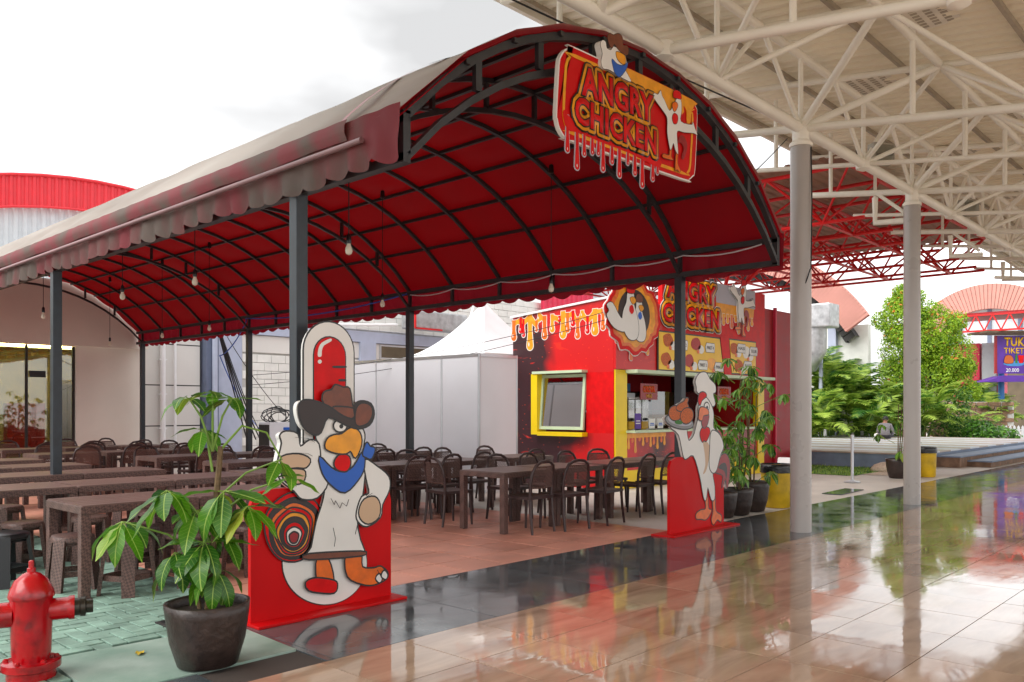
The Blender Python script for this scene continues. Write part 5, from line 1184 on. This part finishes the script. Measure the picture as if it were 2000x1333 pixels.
for k, (x, y, z, s, lb) in enumerate(((14.3, 10.9, 1.5, .5, 'lower white carton stacked inside the stall'), (14.35, 10.9, 1.95, .36, 'upper cream carton stacked inside the stall'), (15.2, 10.9, 1.5, .45, 'white box on shelf behind the rooster cook'))):
    o = MB().box((0, 0, s*.4), (s, .4, s*.8)).build('carton', 'panel_white', None, bevel=.01, loc=(x, y, z)); tag(o, lb, 'carton', 'cartons in the stall')
MB().b2((13.6, 10.65, 1.44), (16.5, 11.2, 1.48)).build('shelf', 'aluminium', st)
MB().b2((15.6, 10.5, .9), (17.9, 11.2, 1.9)).build('glass_cabinet', 'shop_glass', st); MB().b2((15.9, 11.3, .9), (16.1, 11.4, 2.1)).build('banner_strip', 'blue_print', st)

# ================================================================ people
def skin_mesh(name, J_, E_, mats, pick, sub=2):
    me = bpy.data.meshes.new(name); ks = list(J_); me.from_pydata([J_[k][0] for k in ks], [(ks.index(a), ks.index(b)) for a, b in E_], [])
    o = bpy.data.objects.new('tmp', me); C.objects.link(o); o.modifiers.new('skin', 'SKIN'); sm = o.modifiers.new('sub', 'SUBSURF'); sm.levels = sub; sm.render_levels = sub
    for i, k in enumerate(ks): d = me.skin_vertices[0].data[i]; r = J_[k][1]; d.radius = r if isinstance(r, tuple) else (r, r); d.use_root = (k == 'pelvis')
    bpy.context.view_layer.update(); out = bpy.data.meshes.new_from_object(o.evaluated_get(bpy.context.evaluated_depsgraph_get())); bpy.data.objects.remove(o)
    out.materials.clear()
    for m in mats: out.materials.append(M[m])
    for p in out.polygons: p.material_index = pick(p.center); p.use_smooth = True
    return out
def head(parent, c, r, face=0):
    """hair cap, ears, nose on a head whose face looks along +x turned by face"""
    e = bpy.data.objects.new('hair', MB().lathe([(.001, r*1.08), (r*.6, r*.95), (r*.98, r*.5), (r*1.06, 0), (r*1.0, -r*.35)], 16, cap=False).mesh('hair', 'hair', 'all')); C.objects.link(e); e.parent = parent; e.location = (c[0]-.012*math.cos(face), c[1]-.012*math.sin(face), c[2]+.02)
    for s in (-1, 1):
        MB().lathe([(.004, -.02), (.014, 0), (.004, .02)], 8, (c[0]-math.sin(face)*s*r*1.02, c[1]+math.cos(face)*s*r*1.02, c[2])).build('ear', 'skin', parent, smooth='all')
        MB().lathe([(.003, -.006), (.009, 0), (.003, .006)], 8, (c[0]+math.cos(face)*r*.88-math.sin(face)*s*.032, c[1]+math.sin(face)*r*.88+math.cos(face)*s*.032, c[2]+.005)).build('eye', 'hair', parent)
    MB().bar((c[0]+math.cos(face)*r*.95, c[1]+math.sin(face)*r*.95, c[2]+.0), (c[0]+math.cos(face)*(r+.02), c[1]+math.sin(face)*(r+.02), c[2]-.035), .022).build('nose', 'skin', parent)
    MB().bar((c[0]+math.cos(face)*r*.93-math.sin(face)*.025, c[1]+math.sin(face)*r*.93+math.cos(face)*.025, c[2]-.06), (c[0]+math.cos(face)*r*.93+math.sin(face)*.025, c[1]+math.sin(face)*r*.93-math.cos(face)*.025, c[2]-.06), .012).build('mouth', 'deep_red', parent)
pe = thing('person', 'person in grey shirt sitting on the low platform, seen from behind', 'person', (32.3, 11.2, .39), R(12))
Jn = {'pelvis': ((0, 0, .12), (.17, .14)), 'waist': ((.01, 0, .27), (.165, .13)), 'chest': ((.05, 0, .45), (.19, .13)), 'neck': ((.08, 0, .6), .06), 'head': ((.11, 0, .69), .09), 'crown': ((.12, 0, .77), .085)}
E_ = [('pelvis', 'waist'), ('waist', 'chest'), ('chest', 'neck'), ('neck', 'head'), ('head', 'crown')]
for s, n in ((-1, 'r'), (1, 'l')):
    Jn.update({'sh'+n: ((.06, s*.19, .52), .07), 'el'+n: ((.12, s*.27, .27), .052), 'wr'+n: ((.34, s*.2, .2), .038), 'ha'+n: ((.41, s*.16, .18), .035), 'hp'+n: ((.06, s*.1, .1), .1), 'kn'+n: ((.42, s*.24, .16), .075), 'an'+n: ((.3, -s*.08, .06), .05), 'to'+n: ((.38, -s*.16, .05), .04)})
    E_ += [('chest', 'sh'+n), ('sh'+n, 'el'+n), ('el'+n, 'wr'+n), ('wr'+n, 'ha'+n), ('pelvis', 'hp'+n), ('hp'+n, 'kn'+n), ('kn'+n, 'an'+n), ('an'+n, 'to'+n)]
link('body', skin_mesh('body', Jn, E_, ['shirt_grey', 'skin', 'trousers'], lambda c: 1 if c.z > .6 or (c.x > .24 and abs(c.y) > .1 and c.z > .165 and c.x > .36) else 2 if c.z < .17 else 0), pe); head(pe, (.115, 0, .73), .1)
def worker(x, y, rz, lb, hgt, cap):
    p = thing('person', lb, 'person', (x, y, .02), rz, 'stall workers'); k = hgt/1.7
    Jn = {'pelvis': ((0, 0, .95), (.15, .11)), 'chest': ((0, 0, 1.25), (.18, .12)), 'neck': ((.02, 0, 1.44), .055), 'head': ((.04, 0, 1.53), .085), 'crown': ((.04, 0, 1.63), .085)}
    E_ = [('pelvis', 'chest'), ('chest', 'neck'), ('neck', 'head'), ('head', 'crown')]
    for s, n in ((-1, 'r'), (1, 'l')):
        Jn.update({'sh'+n: ((0, s*.19, 1.36), .065), 'el'+n: ((.06, s*.25, 1.1), .048), 'wr'+n: ((.28, s*.18, 1.08), .035), 'ha'+n: ((.36, s*.16, 1.08), .034), 'hp'+n: ((0, s*.1, .88), .09), 'kn'+n: ((.02, s*.11, .48), .062), 'an'+n: ((0, s*.11, .09), .045), 'to'+n: ((.14, s*.12, .04), .04)})
        E_ += [('chest', 'sh'+n), ('sh'+n, 'el'+n), ('el'+n, 'wr'+n), ('wr'+n, 'ha'+n), ('pelvis', 'hp'+n), ('hp'+n, 'kn'+n), ('kn'+n, 'an'+n), ('an'+n, 'to'+n)]
    Jn = {a: (tuple(v*k for v in b[0]), b[1]) for a, b in Jn.items()}
    link('body', skin_mesh('body', Jn, E_, ['shirt_white', 'skin', 'trousers'], lambda c: 1 if c.z > 1.42*k or (c.x > .14 and c.z > .9*k) else 2 if c.z < .93*k else 0), p); head(p, (.045, 0, 1.58*k), .098)
    if cap: MB().lathe([(.001, .12), (.08, .1), (.108, .04), (.11, 0)], 16, (.03, 0, 1.62*k)).box((.14, 0, 1.63*k), (.1, .14, .012)).build('cap', 'ink', p, smooth=True)
worker(13.42, 10.05, R(-20), 'stall worker in white shirt and dark cap at the left end of the counter', 1.58, True)
worker(14.5, 10.25, R(-90), 'dark-haired stall worker behind the drink dispensers', 1.68, False)

# ================================================================ partition box, tent, cabinet, cables
bx = thing('partition_booth', 'white exhibition-panel booth left of the red stall', 'booth')
for i in range(4):
    y = 10.6+i*.98; MB().b2((10.46, y+.025, .06), (10.48, y+.955, 2.46)).build('panel', 'panel_white', bx)
for i in range(1):
    x = 10.47+i*.98; MB().b2((x+.025, 10.59, .06), (x+.955, 10.61, 2.46)).build('panel', 'panel_white', bx)
pm = MB().lathe([(.024, 0), (.024, 2.5)], 8).mesh('upright', 'aluminium', True)
for i in range(5): link('upright', pm, bx, (10.47, 10.6+i*.98, 0))
for i in (1,): link('upright', pm, bx, (10.47+i*.98, 10.6, 0))
for z in (.04, 2.47):
    MB().b2((10.45, 10.62, z-.025), (10.49, 14.5, z+.025)).build('rail', 'aluminium', bx); MB().b2((10.49, 10.58, z-.025), (11.45, 10.62, z+.025)).build('rail', 'aluminium', bx)
tn = thing('peaked_tent', 'white marquee with a steep concave peak behind the booth', 'tent', (13.3, 13.3, 0))
def tent(u, v):
    a = u*4; k = int(a) % 4; f = a-int(a) if u < 1 else 0; P_ = [(-1.45, -1.45), (1.45, -1.45), (1.45, 1.45), (-1.45, 1.45)]; p, q = P_[k], P_[(k+1) % 4]
    x, y = p[0]+(q[0]-p[0])*f, p[1]+(q[1]-p[1])*f; s = (1-v)
    return (x*s, y*s, 2.62+1.3*(v**1.75)-.03*math.sin(f*math.pi)*(1-v)*v*4)
MB().grid(32, 14, tent).build('canvas', 'tarp_white', tn, smooth=True)
for a in (-1, 1):
    MB().b2((-1.45, a*1.45-.01, 2.4), (1.45, a*1.45+.01, 2.64)).build('skirt', 'tarp_white', tn); MB().b2((a*1.45-.01, -1.43, 2.4), (a*1.45+.01, 1.43, 2.635)).build('skirt', 'tarp_white', tn)
    for b in (-1, 1): MB().tube([(a*1.43, b*1.43, 0), (a*1.43, b*1.43, 2.62)], .03, 8).build('leg', 'aluminium', tn)
cb = thing('cabinet', 'white metal equipment cabinet with grey side below the block wall', 'cabinet', (10.6, 17.4, 0))
MB().box((0, 0, .6), (.75, .5, 1.2)).build('case', 'panel_white', cb, bevel=.01); MB().box((-.381, 0, .62), (.012, .44, 1.05)).build('vent_panel', 'iron', cb); MB().box((.05, -.257, 1.05), (.16, .012, .06)).build('badge', 'blue', cb)
o = MB()
for k in range(7): o.tube([(10.6+(.33+.02*math.sin(k*5))*math.cos(a)*1.0, 17.4+.2*math.cos(a+k), 1.3+.012*k+(.13+.012*k)*math.sin(a)) for a in [i*.35 for i in range(19)]], .012, 5)
tag(o.build('cable_coil', 'cable'), 'coil of black cable lying on the white cabinet', 'cable coil')
for k in range(5):
    o = MB().tube(sag((8.95+.05*k, 17.1+.06*k, 3.15), (10.0+.12*k, 17.8, .85-.03*k), 14, .03+.03*k, .008), .016 if k < 4 else .01, 5).build('cable', 'cable')
    tag(o, 'thick black slanting cable, %s from left in bundle before blue pillar' % ORD[k], 'cable', 'slanting cable bundle')
o = MB().tube(sag((9.2, 17.2, 3.1), (10.45, 16.9, 1.35), 14, .1), .008, 4).build('cable', 'cable'); tag(o, 'thin black wire slanting over the third canopy post to the cabinet', 'cable')
for k, (a, b) in enumerate((((8.9, 15.7, 2.2), (12.66, 9.3, 3.35)), ((8.9, 15.7, 2.0), (12.66, 9.3, 3.2)))):
    o = MB().tube(sag(a, b, 16, .2), .006, 4).build('cable', 'cable'); tag(o, ('upper', 'lower')[k]+' of two thin wires sagging across the white booth', 'cable')
o = MB(); 
for k in range(3): o.tube([(6.2+.5*math.sin(a), 15.2+.05*k+.5*math.cos(a), za(6.2)+.12+.03*k) for a in [i*.35 for i in range(19)]], .025, 5)
tag(o.build('hose_coil', 'cable'), 'coil of dark hose lying on top of the canopy', 'hose')

# ================================================================ hydrant
hy = thing('fire_hydrant', 'glossy red fire hydrant with two side outlets in the lower left corner', 'hydrant', (1.59, 5.175, 0), R(-20))
MB().lathe([(.125, 0), (.125, .05)], 20).build('stub', 'red_gloss', hy, smooth=True)
MB().lathe([(.14, .05), (.15, .056), (.15, .095), (.14, .1)], 24).build('flange', 'red_gloss', hy, smooth=True)
for i in range(6): MB().lathe([(.014, .1), (.014, .112), (.008, .118)], 6, (.125*math.cos(i*1.047), .125*math.sin(i*1.047), 0)).build('bolt', 'red_gloss', hy)
MB().lathe([(.092, .1), (.1, .14), (.105, .3), (.108, .44), (.112, .45)], 28).build('barrel', 'red_gloss', hy, smooth=True)
MB().lathe([(.116, .45), (.118, .46), (.11, .49), (.085, .545), (.045, .58), (.022, .59), (.022, .61), (.014, .615), (.014, .65), (.006, .655)], 28).build('bonnet', 'red_gloss', hy, smooth=True)
MB().lathe([(.062, .08), (.062, .18), (.068, .19), (.068, .215)], 20, (0, 0, .37), axis='X').build('outlet', 'red_gloss', hy, smooth=True)
MB().lathe([(.05, .215), (.05, .24), (.056, .245), (.056, .27), (.04, .275), (.04, .31), (.036, .31)], 20, (0, 0, .37), axis='X').build('brass_coupling', 'brass', hy, smooth=True)
MB().lathe([(.07, -.09), (.07, -.3)], 20, (0, 0, .36), axis='X').build('outlet', 'red_gloss', hy, smooth=True)

# ================================================================ potted plants
LV = [leaf_mesh('leaf', .25, .108, d, .16, 'leaf', 6, .04) for d in (.12, .35, .65)]
LM = [leaf_mesh('leaf', .17, .07, d, .2, 'leaf_mid', 6, .03) for d in (.2, .5, .8)]
def pot_obj(parent, r, h, fl=True, m='pot'):
    w = (lambda a, z: 1+(.035*abs(math.cos(2.5*a))-.02)*(z/h)) if fl else None
    MB().lathe([(r*.55, 0), (r*.72, .03*h), (r*.9, .4*h), (r*1.0, .85*h), (r*1.02, h), (r*.97, h*1.01), (r*.92, h*.97), (r*.9, h*.84)], 40, cap=False, wob=w).lathe([(r*.55, .001), (r*.3, .002), (.001, .002)], 40, cap=False).build('pot', m, parent, smooth='all')
    MB().lathe([(r*.93, h*.86), (r*.5, h*.885), (.001, h*.88)], 40, cap=False).build('soil', 'soil', parent, smooth='all')
def whorl(parent, c, n, meshes, tilt=(-10, 25), s=(.85, 1.15), a0=None, spread=360, prefer=None):
    a0 = random.uniform(0, 360) if a0 is None else a0
    for i in range(n):
        a = a0+spread*i/n+random.uniform(-14, 14); k = random.uniform(*s)
        link('leaf', random.choice(meshes), parent, c, (R(random.uniform(-18, 18)), R(random.uniform(*tilt)), R(a)), (k, k*random.uniform(.85, 1.1), k))
def stem(parent, pts, r0, r1, m='stem_green', nm='stem'):
    n = len(pts); MB().tube(pts, [r0+(r1-r0)*i/(n-1) for i in range(n)], 6).build(nm, m, parent, smooth=True)
p1 = thing('potted_plant', 'large glossy-leaved plant in a dark pot in the left foreground', 'potted plant', (2.37, 4.66, .004))
pot_obj(p1, .235, .37)
random.seed(3)
L_ = lambda x, y, z: (x-2.37, y-4.66, z)
stem(p1, [(0, 0, .3), (.02, -.02, .6), (.03, -.04, .95), (.05, -.06, 1.28)], .022, .016, 'bark', 'trunk')
stem(p1, [(-.03, .03, .3), (-.05, .06, .5), (-.06, .08, .7)], .013, .01, 'bark', 'trunk')
WH = [((2.29, 4.73, 1.56), 6, (-8, 20), .8), ((2.46, 4.54, 1.56), 5, (0, 25), .8), ((2.35, 4.68, 1.38), 5, (5, 40), .75), ((2.20, 4.82, 1.02), 9, (5, 60), 1.15), ((2.02, 5.0, .84), 7, (10, 60), 1.1), ((2.42, 4.56, 1.02), 8, (10, 60), 1.05), ((2.52, 4.47, .93), 7, (10, 60), 1.05), ((2.35, 4.66, .72), 10, (0, 55), 1.05), ((2.23, 4.78, .66), 7, (15, 60), 1.0), ((2.65, 4.34, 1.2), 4, (10, 50), .75), ((2.70, 4.3, 1.1), 5, (0, 40), .65), ((2.40, 4.62, .56), 7, (20, 60), .95), ((2.33, 4.72, .9), 6, (0, 50), 1.0), ((2.46, 4.66, .78), 6, (10, 60), 1.0), ((2.38, 4.62, 1.6), 4, (-5, 25), .75)]
for c, n, tl, s in WH:
    c = L_(*c); b = (.02, -.02, max(.42, min(1.25, c[2]-.25))); mid = tuple((p+q)/2+(0, 0, .05)[i] for i, (p, q) in enumerate(zip(b, c)))
    stem(p1, [b, mid, c], .008, .005); whorl(p1, c, n, LV, (tl[0]-8, tl[1]-8), (s*.8, s*1.1))
stem(p1, [(.05, -.06, 1.26), L_(2.5, 4.5, 1.4), L_(2.6, 4.4, 1.36), L_(2.66, 4.33, 1.2)], .008, .005)
def bush(x, y, label, hts, r, h, nw, seed, wr, m=LM):
    random.seed(seed); p = thing('potted_plant', label, 'potted plant', (x, y, 0), 0, 'potted plants behind the small standee')
    pot_obj(p, r, h)
    for q in range(3):
        ax, ay = random.uniform(-.1, .1), random.uniform(-.1, .1); stem(p, [(ax*.5, ay*.5, h*.8), (ax, ay, h+.5), (ax*1.6, ay*1.6, hts*.85)], .014, .008, 'bark', 'trunk')
    for i in range(nw):
        z = h+.12+(hts-h-.12)*(i+.5)/nw; rr_ = wr*(.55+.45*math.sin((z-h)/(hts-h)*2.6))*random.uniform(.5, 1.1); a = random.uniform(0, 6.28)
        c = (rr_*math.cos(a), rr_*math.sin(a), z); stem(p, [(c[0]*.15, c[1]*.15, z-.18), c], .006, .004); whorl(p, c, 7, m, (0, 60), (.8, 1.25))
bush(10.5, 5.82, 'smallest leafy plant in a dark pot half hidden by the small standee', 1.35, .2, .36, 10, 51, .28)
bush(10.9, 5.8, 'tall leafy plant in a dark round pot, middle of the three by the standee', 2.25, .21, .38, 22, 52, .42)
bush(11.45, 5.86, 'leafy plant in the largest dark pot before the yellow bin', 2.0, .24, .44, 18, 53, .48)
bush(19.1, 6.35, 'scraggly leafy plant in a reddish brown pot behind the second column', 1.9, .25, .42, 12, 54, .6)

def bin_(x, y, lb):
    b = thing('waste_bin', lb, 'bin', (x, y, 0), 0, 'yellow waste bins')
    MB().lathe([(.2, 0), (.215, .02), (.225, .3), (.23, .6), (.235, .64), (.21, .64), (.2, .5)], 26).build('drum', 'bin_yellow', b, smooth=True)
    MB().lathe([(.242, .53), (.246, .6), (.244, .655), (.225, .665), (.2, .6)], 30, cap=False, wob=lambda a, z: 1+.012*math.sin(a*9+z*30)).build('liner_bag', 'bag_black', b, smooth='all')
bin_(12.2, 5.85, 'yellow drum bin with black liner beside the three potted plants'); bin_(19.95, 6.05, 'far yellow drum bin right of the second column')
sn = thing('queue_post', 'slim steel queue barrier post between the two columns', 'barrier post', (17.31, 6.65, 0))
MB().lathe([(.16, 0), (.165, .015), (.12, .035), (.03, .05)], 24).build('base', 'aluminium', sn, smooth=True); MB().lathe([(.03, .05), (.03, .9), (.036, .9), (.036, .97), (.02, .985)], 16).build('post', 'aluminium', sn, smooth=True)
o = MB().box((0, 0, 0), (1.2, .34, .012)).build('loose_tile', 'slate', None, loc=(15.2, 6.0, .01), rot=(0, 0, .05)); tag(o, 'dark loose tile lying on the concrete by the walkway edge', 'tile')
wb = thing('water_barrier', 'white base block by the first column at the grass edge', 'barrier block', (16.6, 7.7, 0)); MB().prism([(-.2, 0), (.2, 0), (.14, .2), (.05, .5), (-.05, .5), (-.14, .2)], -.2, .2).build('block', 'pvc_white', wb, bevel=.02)
o = MB().tube([(12.9, 7.9, .86), (17.3, 6.65, .93)], .0, 4) if False else None

# ================================================================ platform, planting, far right
po = thing('platform', 'low blue-grey platform with striped tile top and stone steps', 'platform')
MB().b2((22.0, 6.9, 0), (36, 14.5, .36)).build('base', 'podium_blue', po)
for i in range(15): MB().b2((21.96+i*.94, 6.86, .362), (21.96+(i+1)*.94-.006, 14.5, .4)).build('top_strip', 'podium_stripe' if i % 2 else 'podium_top', po)
for k, (x0, x1, y0, z) in enumerate(((23.5, 36, 6.3, .26), (24.2, 36, 5.75, .13))): MB().b2((x0, y0, 0), (x1, y0+.62, z)).build('step', 'stone_brown', po); MB().b2((x0-.02, y0-.03, z), (x1, y0+.6, z+.035)).build('tread', 'podium_blue', po)
gs = MB()
for i in range(5200):
    x, y = random.uniform(19.0, 21.9), random.uniform(7.3, 14); a = random.uniform(0, 6.28); h = random.uniform(.03, .07)
    gs.add([(x, y, 0), (x+.02*math.cos(a), y+.02*math.sin(a), 0), (x+random.uniform(-.03, .03), y+random.uniform(-.03, .03), h)], [(0, 1, 2)])
struct(sheet('lawn_soil', 19, 7.3, 21.95, 14.2, .004, 'grass')); o = gs.build('lawn', M['leaf_palm']); tag(o, 'short grass strip before the platform', 'grass', kind='stuff')
struct(sheet('gravel_bed', 19.6, 6.5, 22, 7.3, .004, 'gravel'))
o = MB().lathe([(.34, 0), (.36, .06), (.28, .16), (.12, .22), (.01, .23)], 14, (21.0, 7.25, 0), wob=lambda a, z: 1+.12*math.sin(a*3)).build('boulder', 'gravel', None, smooth='all'); tag(o, 'pale rounded boulder at the end of the grass strip', 'boulder')
struct(sheet('planting_bed', 36, 8, 46, 20, .02, 'soil'))

def foliage(n, blobs, size, mats, w, seed):
    random.seed(seed); mb = MB(); tot = sum(b[3]*b[4] for b in blobs)
    for (cx, cy, cz, r, rz) in blobs:
        for _ in range(int(n*r*rz/tot)):
            while True:
                d = Vector((random.gauss(0, 1), random.gauss(0, 1), random.gauss(0, 1)))
                if d.length > .01: break
            d.normalize(); k = random.uniform(.55, 1.06)**.5
            bump = 1+.14*math.sin(d.x*7+cx)*math.sin(d.y*6+d.z*8)
            c = Vector((cx+d.x*r*k*bump, cy+d.y*r*k*bump, cz+d.z*rz*k*bump)); s = size*random.uniform(.6, 1.3)
            nrm = (d+Vector((random.gauss(0, .6), random.gauss(0, .6), random.gauss(0, .6)+.4))).normalized(); u = nrm.orthogonal().normalized(); v = nrm.cross(u); a = random.uniform(0, 6.28)
            e, f = u*math.cos(a)+v*math.sin(a), v*math.cos(a)-u*math.sin(a)
            mb.cur = 0 if random.random() > w else 1
            mb.add([c-e*s, c+f*s*.45, c+e*s, c-f*s*.45], [(0, 1, 2, 3)])
    return mb
tr = thing('round_tree', 'large bright yellow-green clipped tree with orange shoots behind the second column', 'tree', (40.4, 12.4, 0))
def frac(cx, cz, cy=0): return (cx, cy, cz)
# crown axis across the view: (.68,-.73)
AX = (.683, -.73)
random.seed(77); blobs = []
for a, z, r_, rz_ in ((-.9, 5.5, 1.0, 1.2), (-.5, 4.3, 1.4, 1.4), (.7, 5.0, 1.1, 1.3), (1.2, 3.9, 1.2, 1.3), (.2, 2.9, 1.5, 1.2), (1.5, 2.8, .9, 1.0), (-.9, 3.0, 1.1, 1.1), (-.6, 6.3, .6, .6)):
    r_ *= 1.1; rz_ *= 1.06; blobs.append((a*AX[0], a*AX[1], z, r_*.85, rz_*.85))
    for q in range(7):
        d = Vector((random.gauss(0, 1), random.gauss(0, 1), random.gauss(0, 1)+.2)).normalized(); k = random.uniform(.34, .52)
        blobs.append((a*AX[0]+d.x*r_*.78, a*AX[1]+d.y*r_*.78, z+d.z*rz_*.78, k, k*.9))
foliage(60000, blobs, .06, None, .0, 61).build('crown', ['leaf_tree', 'leaf_orange'], tr)
foliage(700, [(b[0], b[1], b[2]+.12, b[3]*1.03, b[4]*1.03) for b in blobs], .09, None, 1.1, 62).build('orange_shoots', ['leaf_tree', 'leaf_orange'], tr)
stem(tr, [(0, 0, 0), (.05, 0, 1.2), (-.1, 0, 2.6), (0, 0, 4)], .2, .08, 'bark', 'trunk')
for a in (-1, -.4, .6, 1.1): stem(tr, [(0, 0, 1.4), (a*.5*AX[0], a*.5*AX[1], 2.4), (a*AX[0], a*AX[1], 4)], .09, .03, 'bark', 'limb')
def shrub(x, y, label, blobs, n, size, m, seed):
    s = thing('shrub', label, 'shrub', (x, y, .02)); foliage(n, blobs, size, None, 0, seed).build('foliage', [m, m], s); stem(s, [(0, 0, 0), (.02, 0, .3), (0, 0, .6)], .04, .02, 'bark', 'stem')
shrub(39.0, 10.6, 'narrow pale-leaved shrub before the round tree', [(0, 0, 1.1, .6, 1.0), (.2, -.2, 1.9, .4, .6), (-.2, .2, .6, .7, .5)], 2200, .07, 'leaf_palm', 71)
shrub(36.3, 12.4, 'low yellow-orange shrub beside the sitting person', [(0, 0, .55, .5, .5), (.2, -.2, .8, .35, .4)], 1300, .06, 'leaf_tree', 72)
shrub(38.5, 9.0, 'dark green ground shrub beside the steps', [(0, 0, .4, .9, .4), (-.3, .5, .6, .6, .5)], 1600, .09, 'leaf_mid', 73)
# areca palms
def frond(L, W, seed):
    random.seed(seed); mb = MB(); n = 22; pts = []
    for i in range(n+1):
        t = i/n; pts.append(Vector((L*t*(1-.18*t), 0, L*(.62*t-.72*t*t))))
    mb.tube(pts[::3]+[pts[-1]], .012, 4, False)
    for i in range(3, n):
        p = pts[i]; d = (pts[i+1]-pts[i-1]).normalized() if i < n else Vector((1, 0, 0)); ll = W*math.sin(math.pi*(.15+.8*i/n))
        for s in (-1, 1):
            q = p+(d*.55+Vector((0, s*1.0, .15))).normalized()*ll+Vector((0, 0, -ll*random.uniform(.15, .5))); m = p.lerp(q, .5)+Vector((0, 0, ll*.08)); w = d*.034
            mb.add([p-w, p+w, m+w*1.3, m-w*1.3, q], [(0, 1, 2, 3), (3, 2, 4)])
    return mb.mesh('frond', 'leaf_palm')
FR = [frond(1.9, .5, 1), frond(1.5, .45, 2), frond(2.2, .5, 3)]
def palm(x, y, label, h, nf, seed, sp=1, grp='areca palms behind the platform'):
    random.seed(seed); p = thing('areca_palm', label, 'palm', (x, y, .02), 0, grp)
    for q in range(6):
        ax, ay = random.uniform(-.7, .7)*sp, random.uniform(-.45, .45)*sp; hh = h*random.uniform(.45, 1)
        stem(p, [(ax*.3, ay*.3, 0), (ax*.7, ay*.7, hh*.6), (ax, ay, hh)], .045, .025, 'stem_green', 'cane')
        for i in range(nf):
            k = random.uniform(.7, 1.1); link('frond', random.choice(FR), p, (ax, ay, hh*random.uniform(.55, 1)), (0, R(random.uniform(-62, -2)), R(360*i/nf+random.uniform(-25, 25))), (k, k, k))
for k, (x, y, h, lb) in enumerate(((33.4, 15.1, 2.3, 'areca palm clump nearest the first column'), (34.6, 14.3, 2.6, 'tall areca palm clump, second from the first column'), (35.2, 13.3, 2.2, 'areca palm clump in the middle of the palm bed'), (36.4, 13.6, 2.5, 'areca palm clump under the pink roof band'), (36.6, 12.5, 1.9, 'areca palm clump behind the sitting person'), (34.0, 16.0, 1.6, 'dark low areca palm clump partly behind the first column'), (37.2, 11.4, 1.3, 'small areca palm at the foot of the round tree'), (33.0, 13.9, .9, 'low areca palm at the front of the bed beside the first column'), (34.6, 12.6, .8, 'low areca palm at the front of the bed behind the queue post'), (35.6, 14.6, 2.9, 'tallest areca palm clump at the back of the bed'))): palm(x, y, lb, h*1.15, 9, 80+k)
palm(41.5, 11.0, 'low spiky palm right of the second column', .5, 6, 91, .5, 'low palms'); palm(51, 11.6, 'palm behind the purple banner', 1.6, 7, 92, 1, 'low palms'); palm(52.5, 13.2, 'palm before the pink pillar', 2.4, 7, 93, .6, 'low palms')
# ticket banner
bn = thing('ticket_banner', 'purple ticket banner on blue posts at the right picture edge', 'banner', (50.6, 11.75, 0), R(-46.9+3))
MB().b2((0, -.03, 3.42), (3.4, .03, 5.45)).build('face', 'purple', bn); MB().b2((-.12, -.05, 3.42), (0, .05, 5.45)).build('edge', 'deep_red', bn)
for x in (.38, 2.0): MB().lathe([(.16, 0), (.16, 3.6)], 14, (x, .2, 0)).build('post', 'post_blue', bn, smooth=True)
MB().box((1.4, .3, 5.62), (4.6, 1.8, .1)).build('roof', 'shop_dark', bn); MB().prism([(-1.0, 2.95), (3.6, 3.0), (3.6, 3.3), (.2, 3.3)], -.4, .6).build('awning', 'purple', bn)
text_layers('TUK', 1.15, .48, .4, 4.88, [(.05, 'ink'), (.03, 'menu_yellow')], bn, -.03)
text_layers('TIKET M', 1.55, .3, .38, 4.5, [(.03, 'ink'), (.015, 'menu_yellow')], bn, -.03)
text_layers('20.000', .72, .2, .5, 3.5, [(.015, 'paper')], bn, -.03)
flat('print_plate', ell(.95, 3.95, .6, .14, 16), 'blue_print', bn, -.03, .01, rnd=0); flat('print_burger', [(.42, 3.98), (.85, 3.98), (.88, 4.2), (.75, 4.38), (.5, 4.38), (.4, 4.2)], 'meat', bn, -.041, .01, ink=.02); flat('print_bottle', [(1.0, 3.98), (1.12, 3.98), (1.12, 4.3), (1.08, 4.5), (1.04, 4.5), (1.0, 4.3)], 'green_art', bn, -.041, .01, rnd=0); flat('print_cup', [(1.22, 3.98), (1.42, 3.98), (1.5, 4.4), (1.16, 4.4)], 'red_art', bn, -.041, .01, rnd=0)
# fallen leaves
for k, (x, y, lb) in enumerate(((2.16, 5.12, 'yellow fallen leaf on the pale concrete pad'), (3.0, 7.9, 'yellow fallen leaf under the nearest bench table'))):
    o = link('fallen_leaf', leaf_mesh('fallen_leaf', .11, .05, .05, .3, 'leaf_yellow'), None, (x, y, .012), (0, 0, 1+k)); tag(o, lb, 'leaf', 'fallen leaves')

# roots at the base of what they carry
bpy.context.view_layer.update()
for o in list(C.objects):
    if o.type == 'EMPTY' and o.parent is None and o.location.length < 1e-6:
        pts = [c.matrix_world @ Vector(b) for c in o.children if c.type == 'MESH' for b in c.bound_box]
        if not pts: continue
        xs_, ys_ = [p.x for p in pts], [p.y for p in pts]; d = Vector(((min(xs_)+max(xs_))/2, (min(ys_)+max(ys_))/2, min(p.z for p in pts)))
        o.location = d
        for c in o.children: c.location = c.location-d
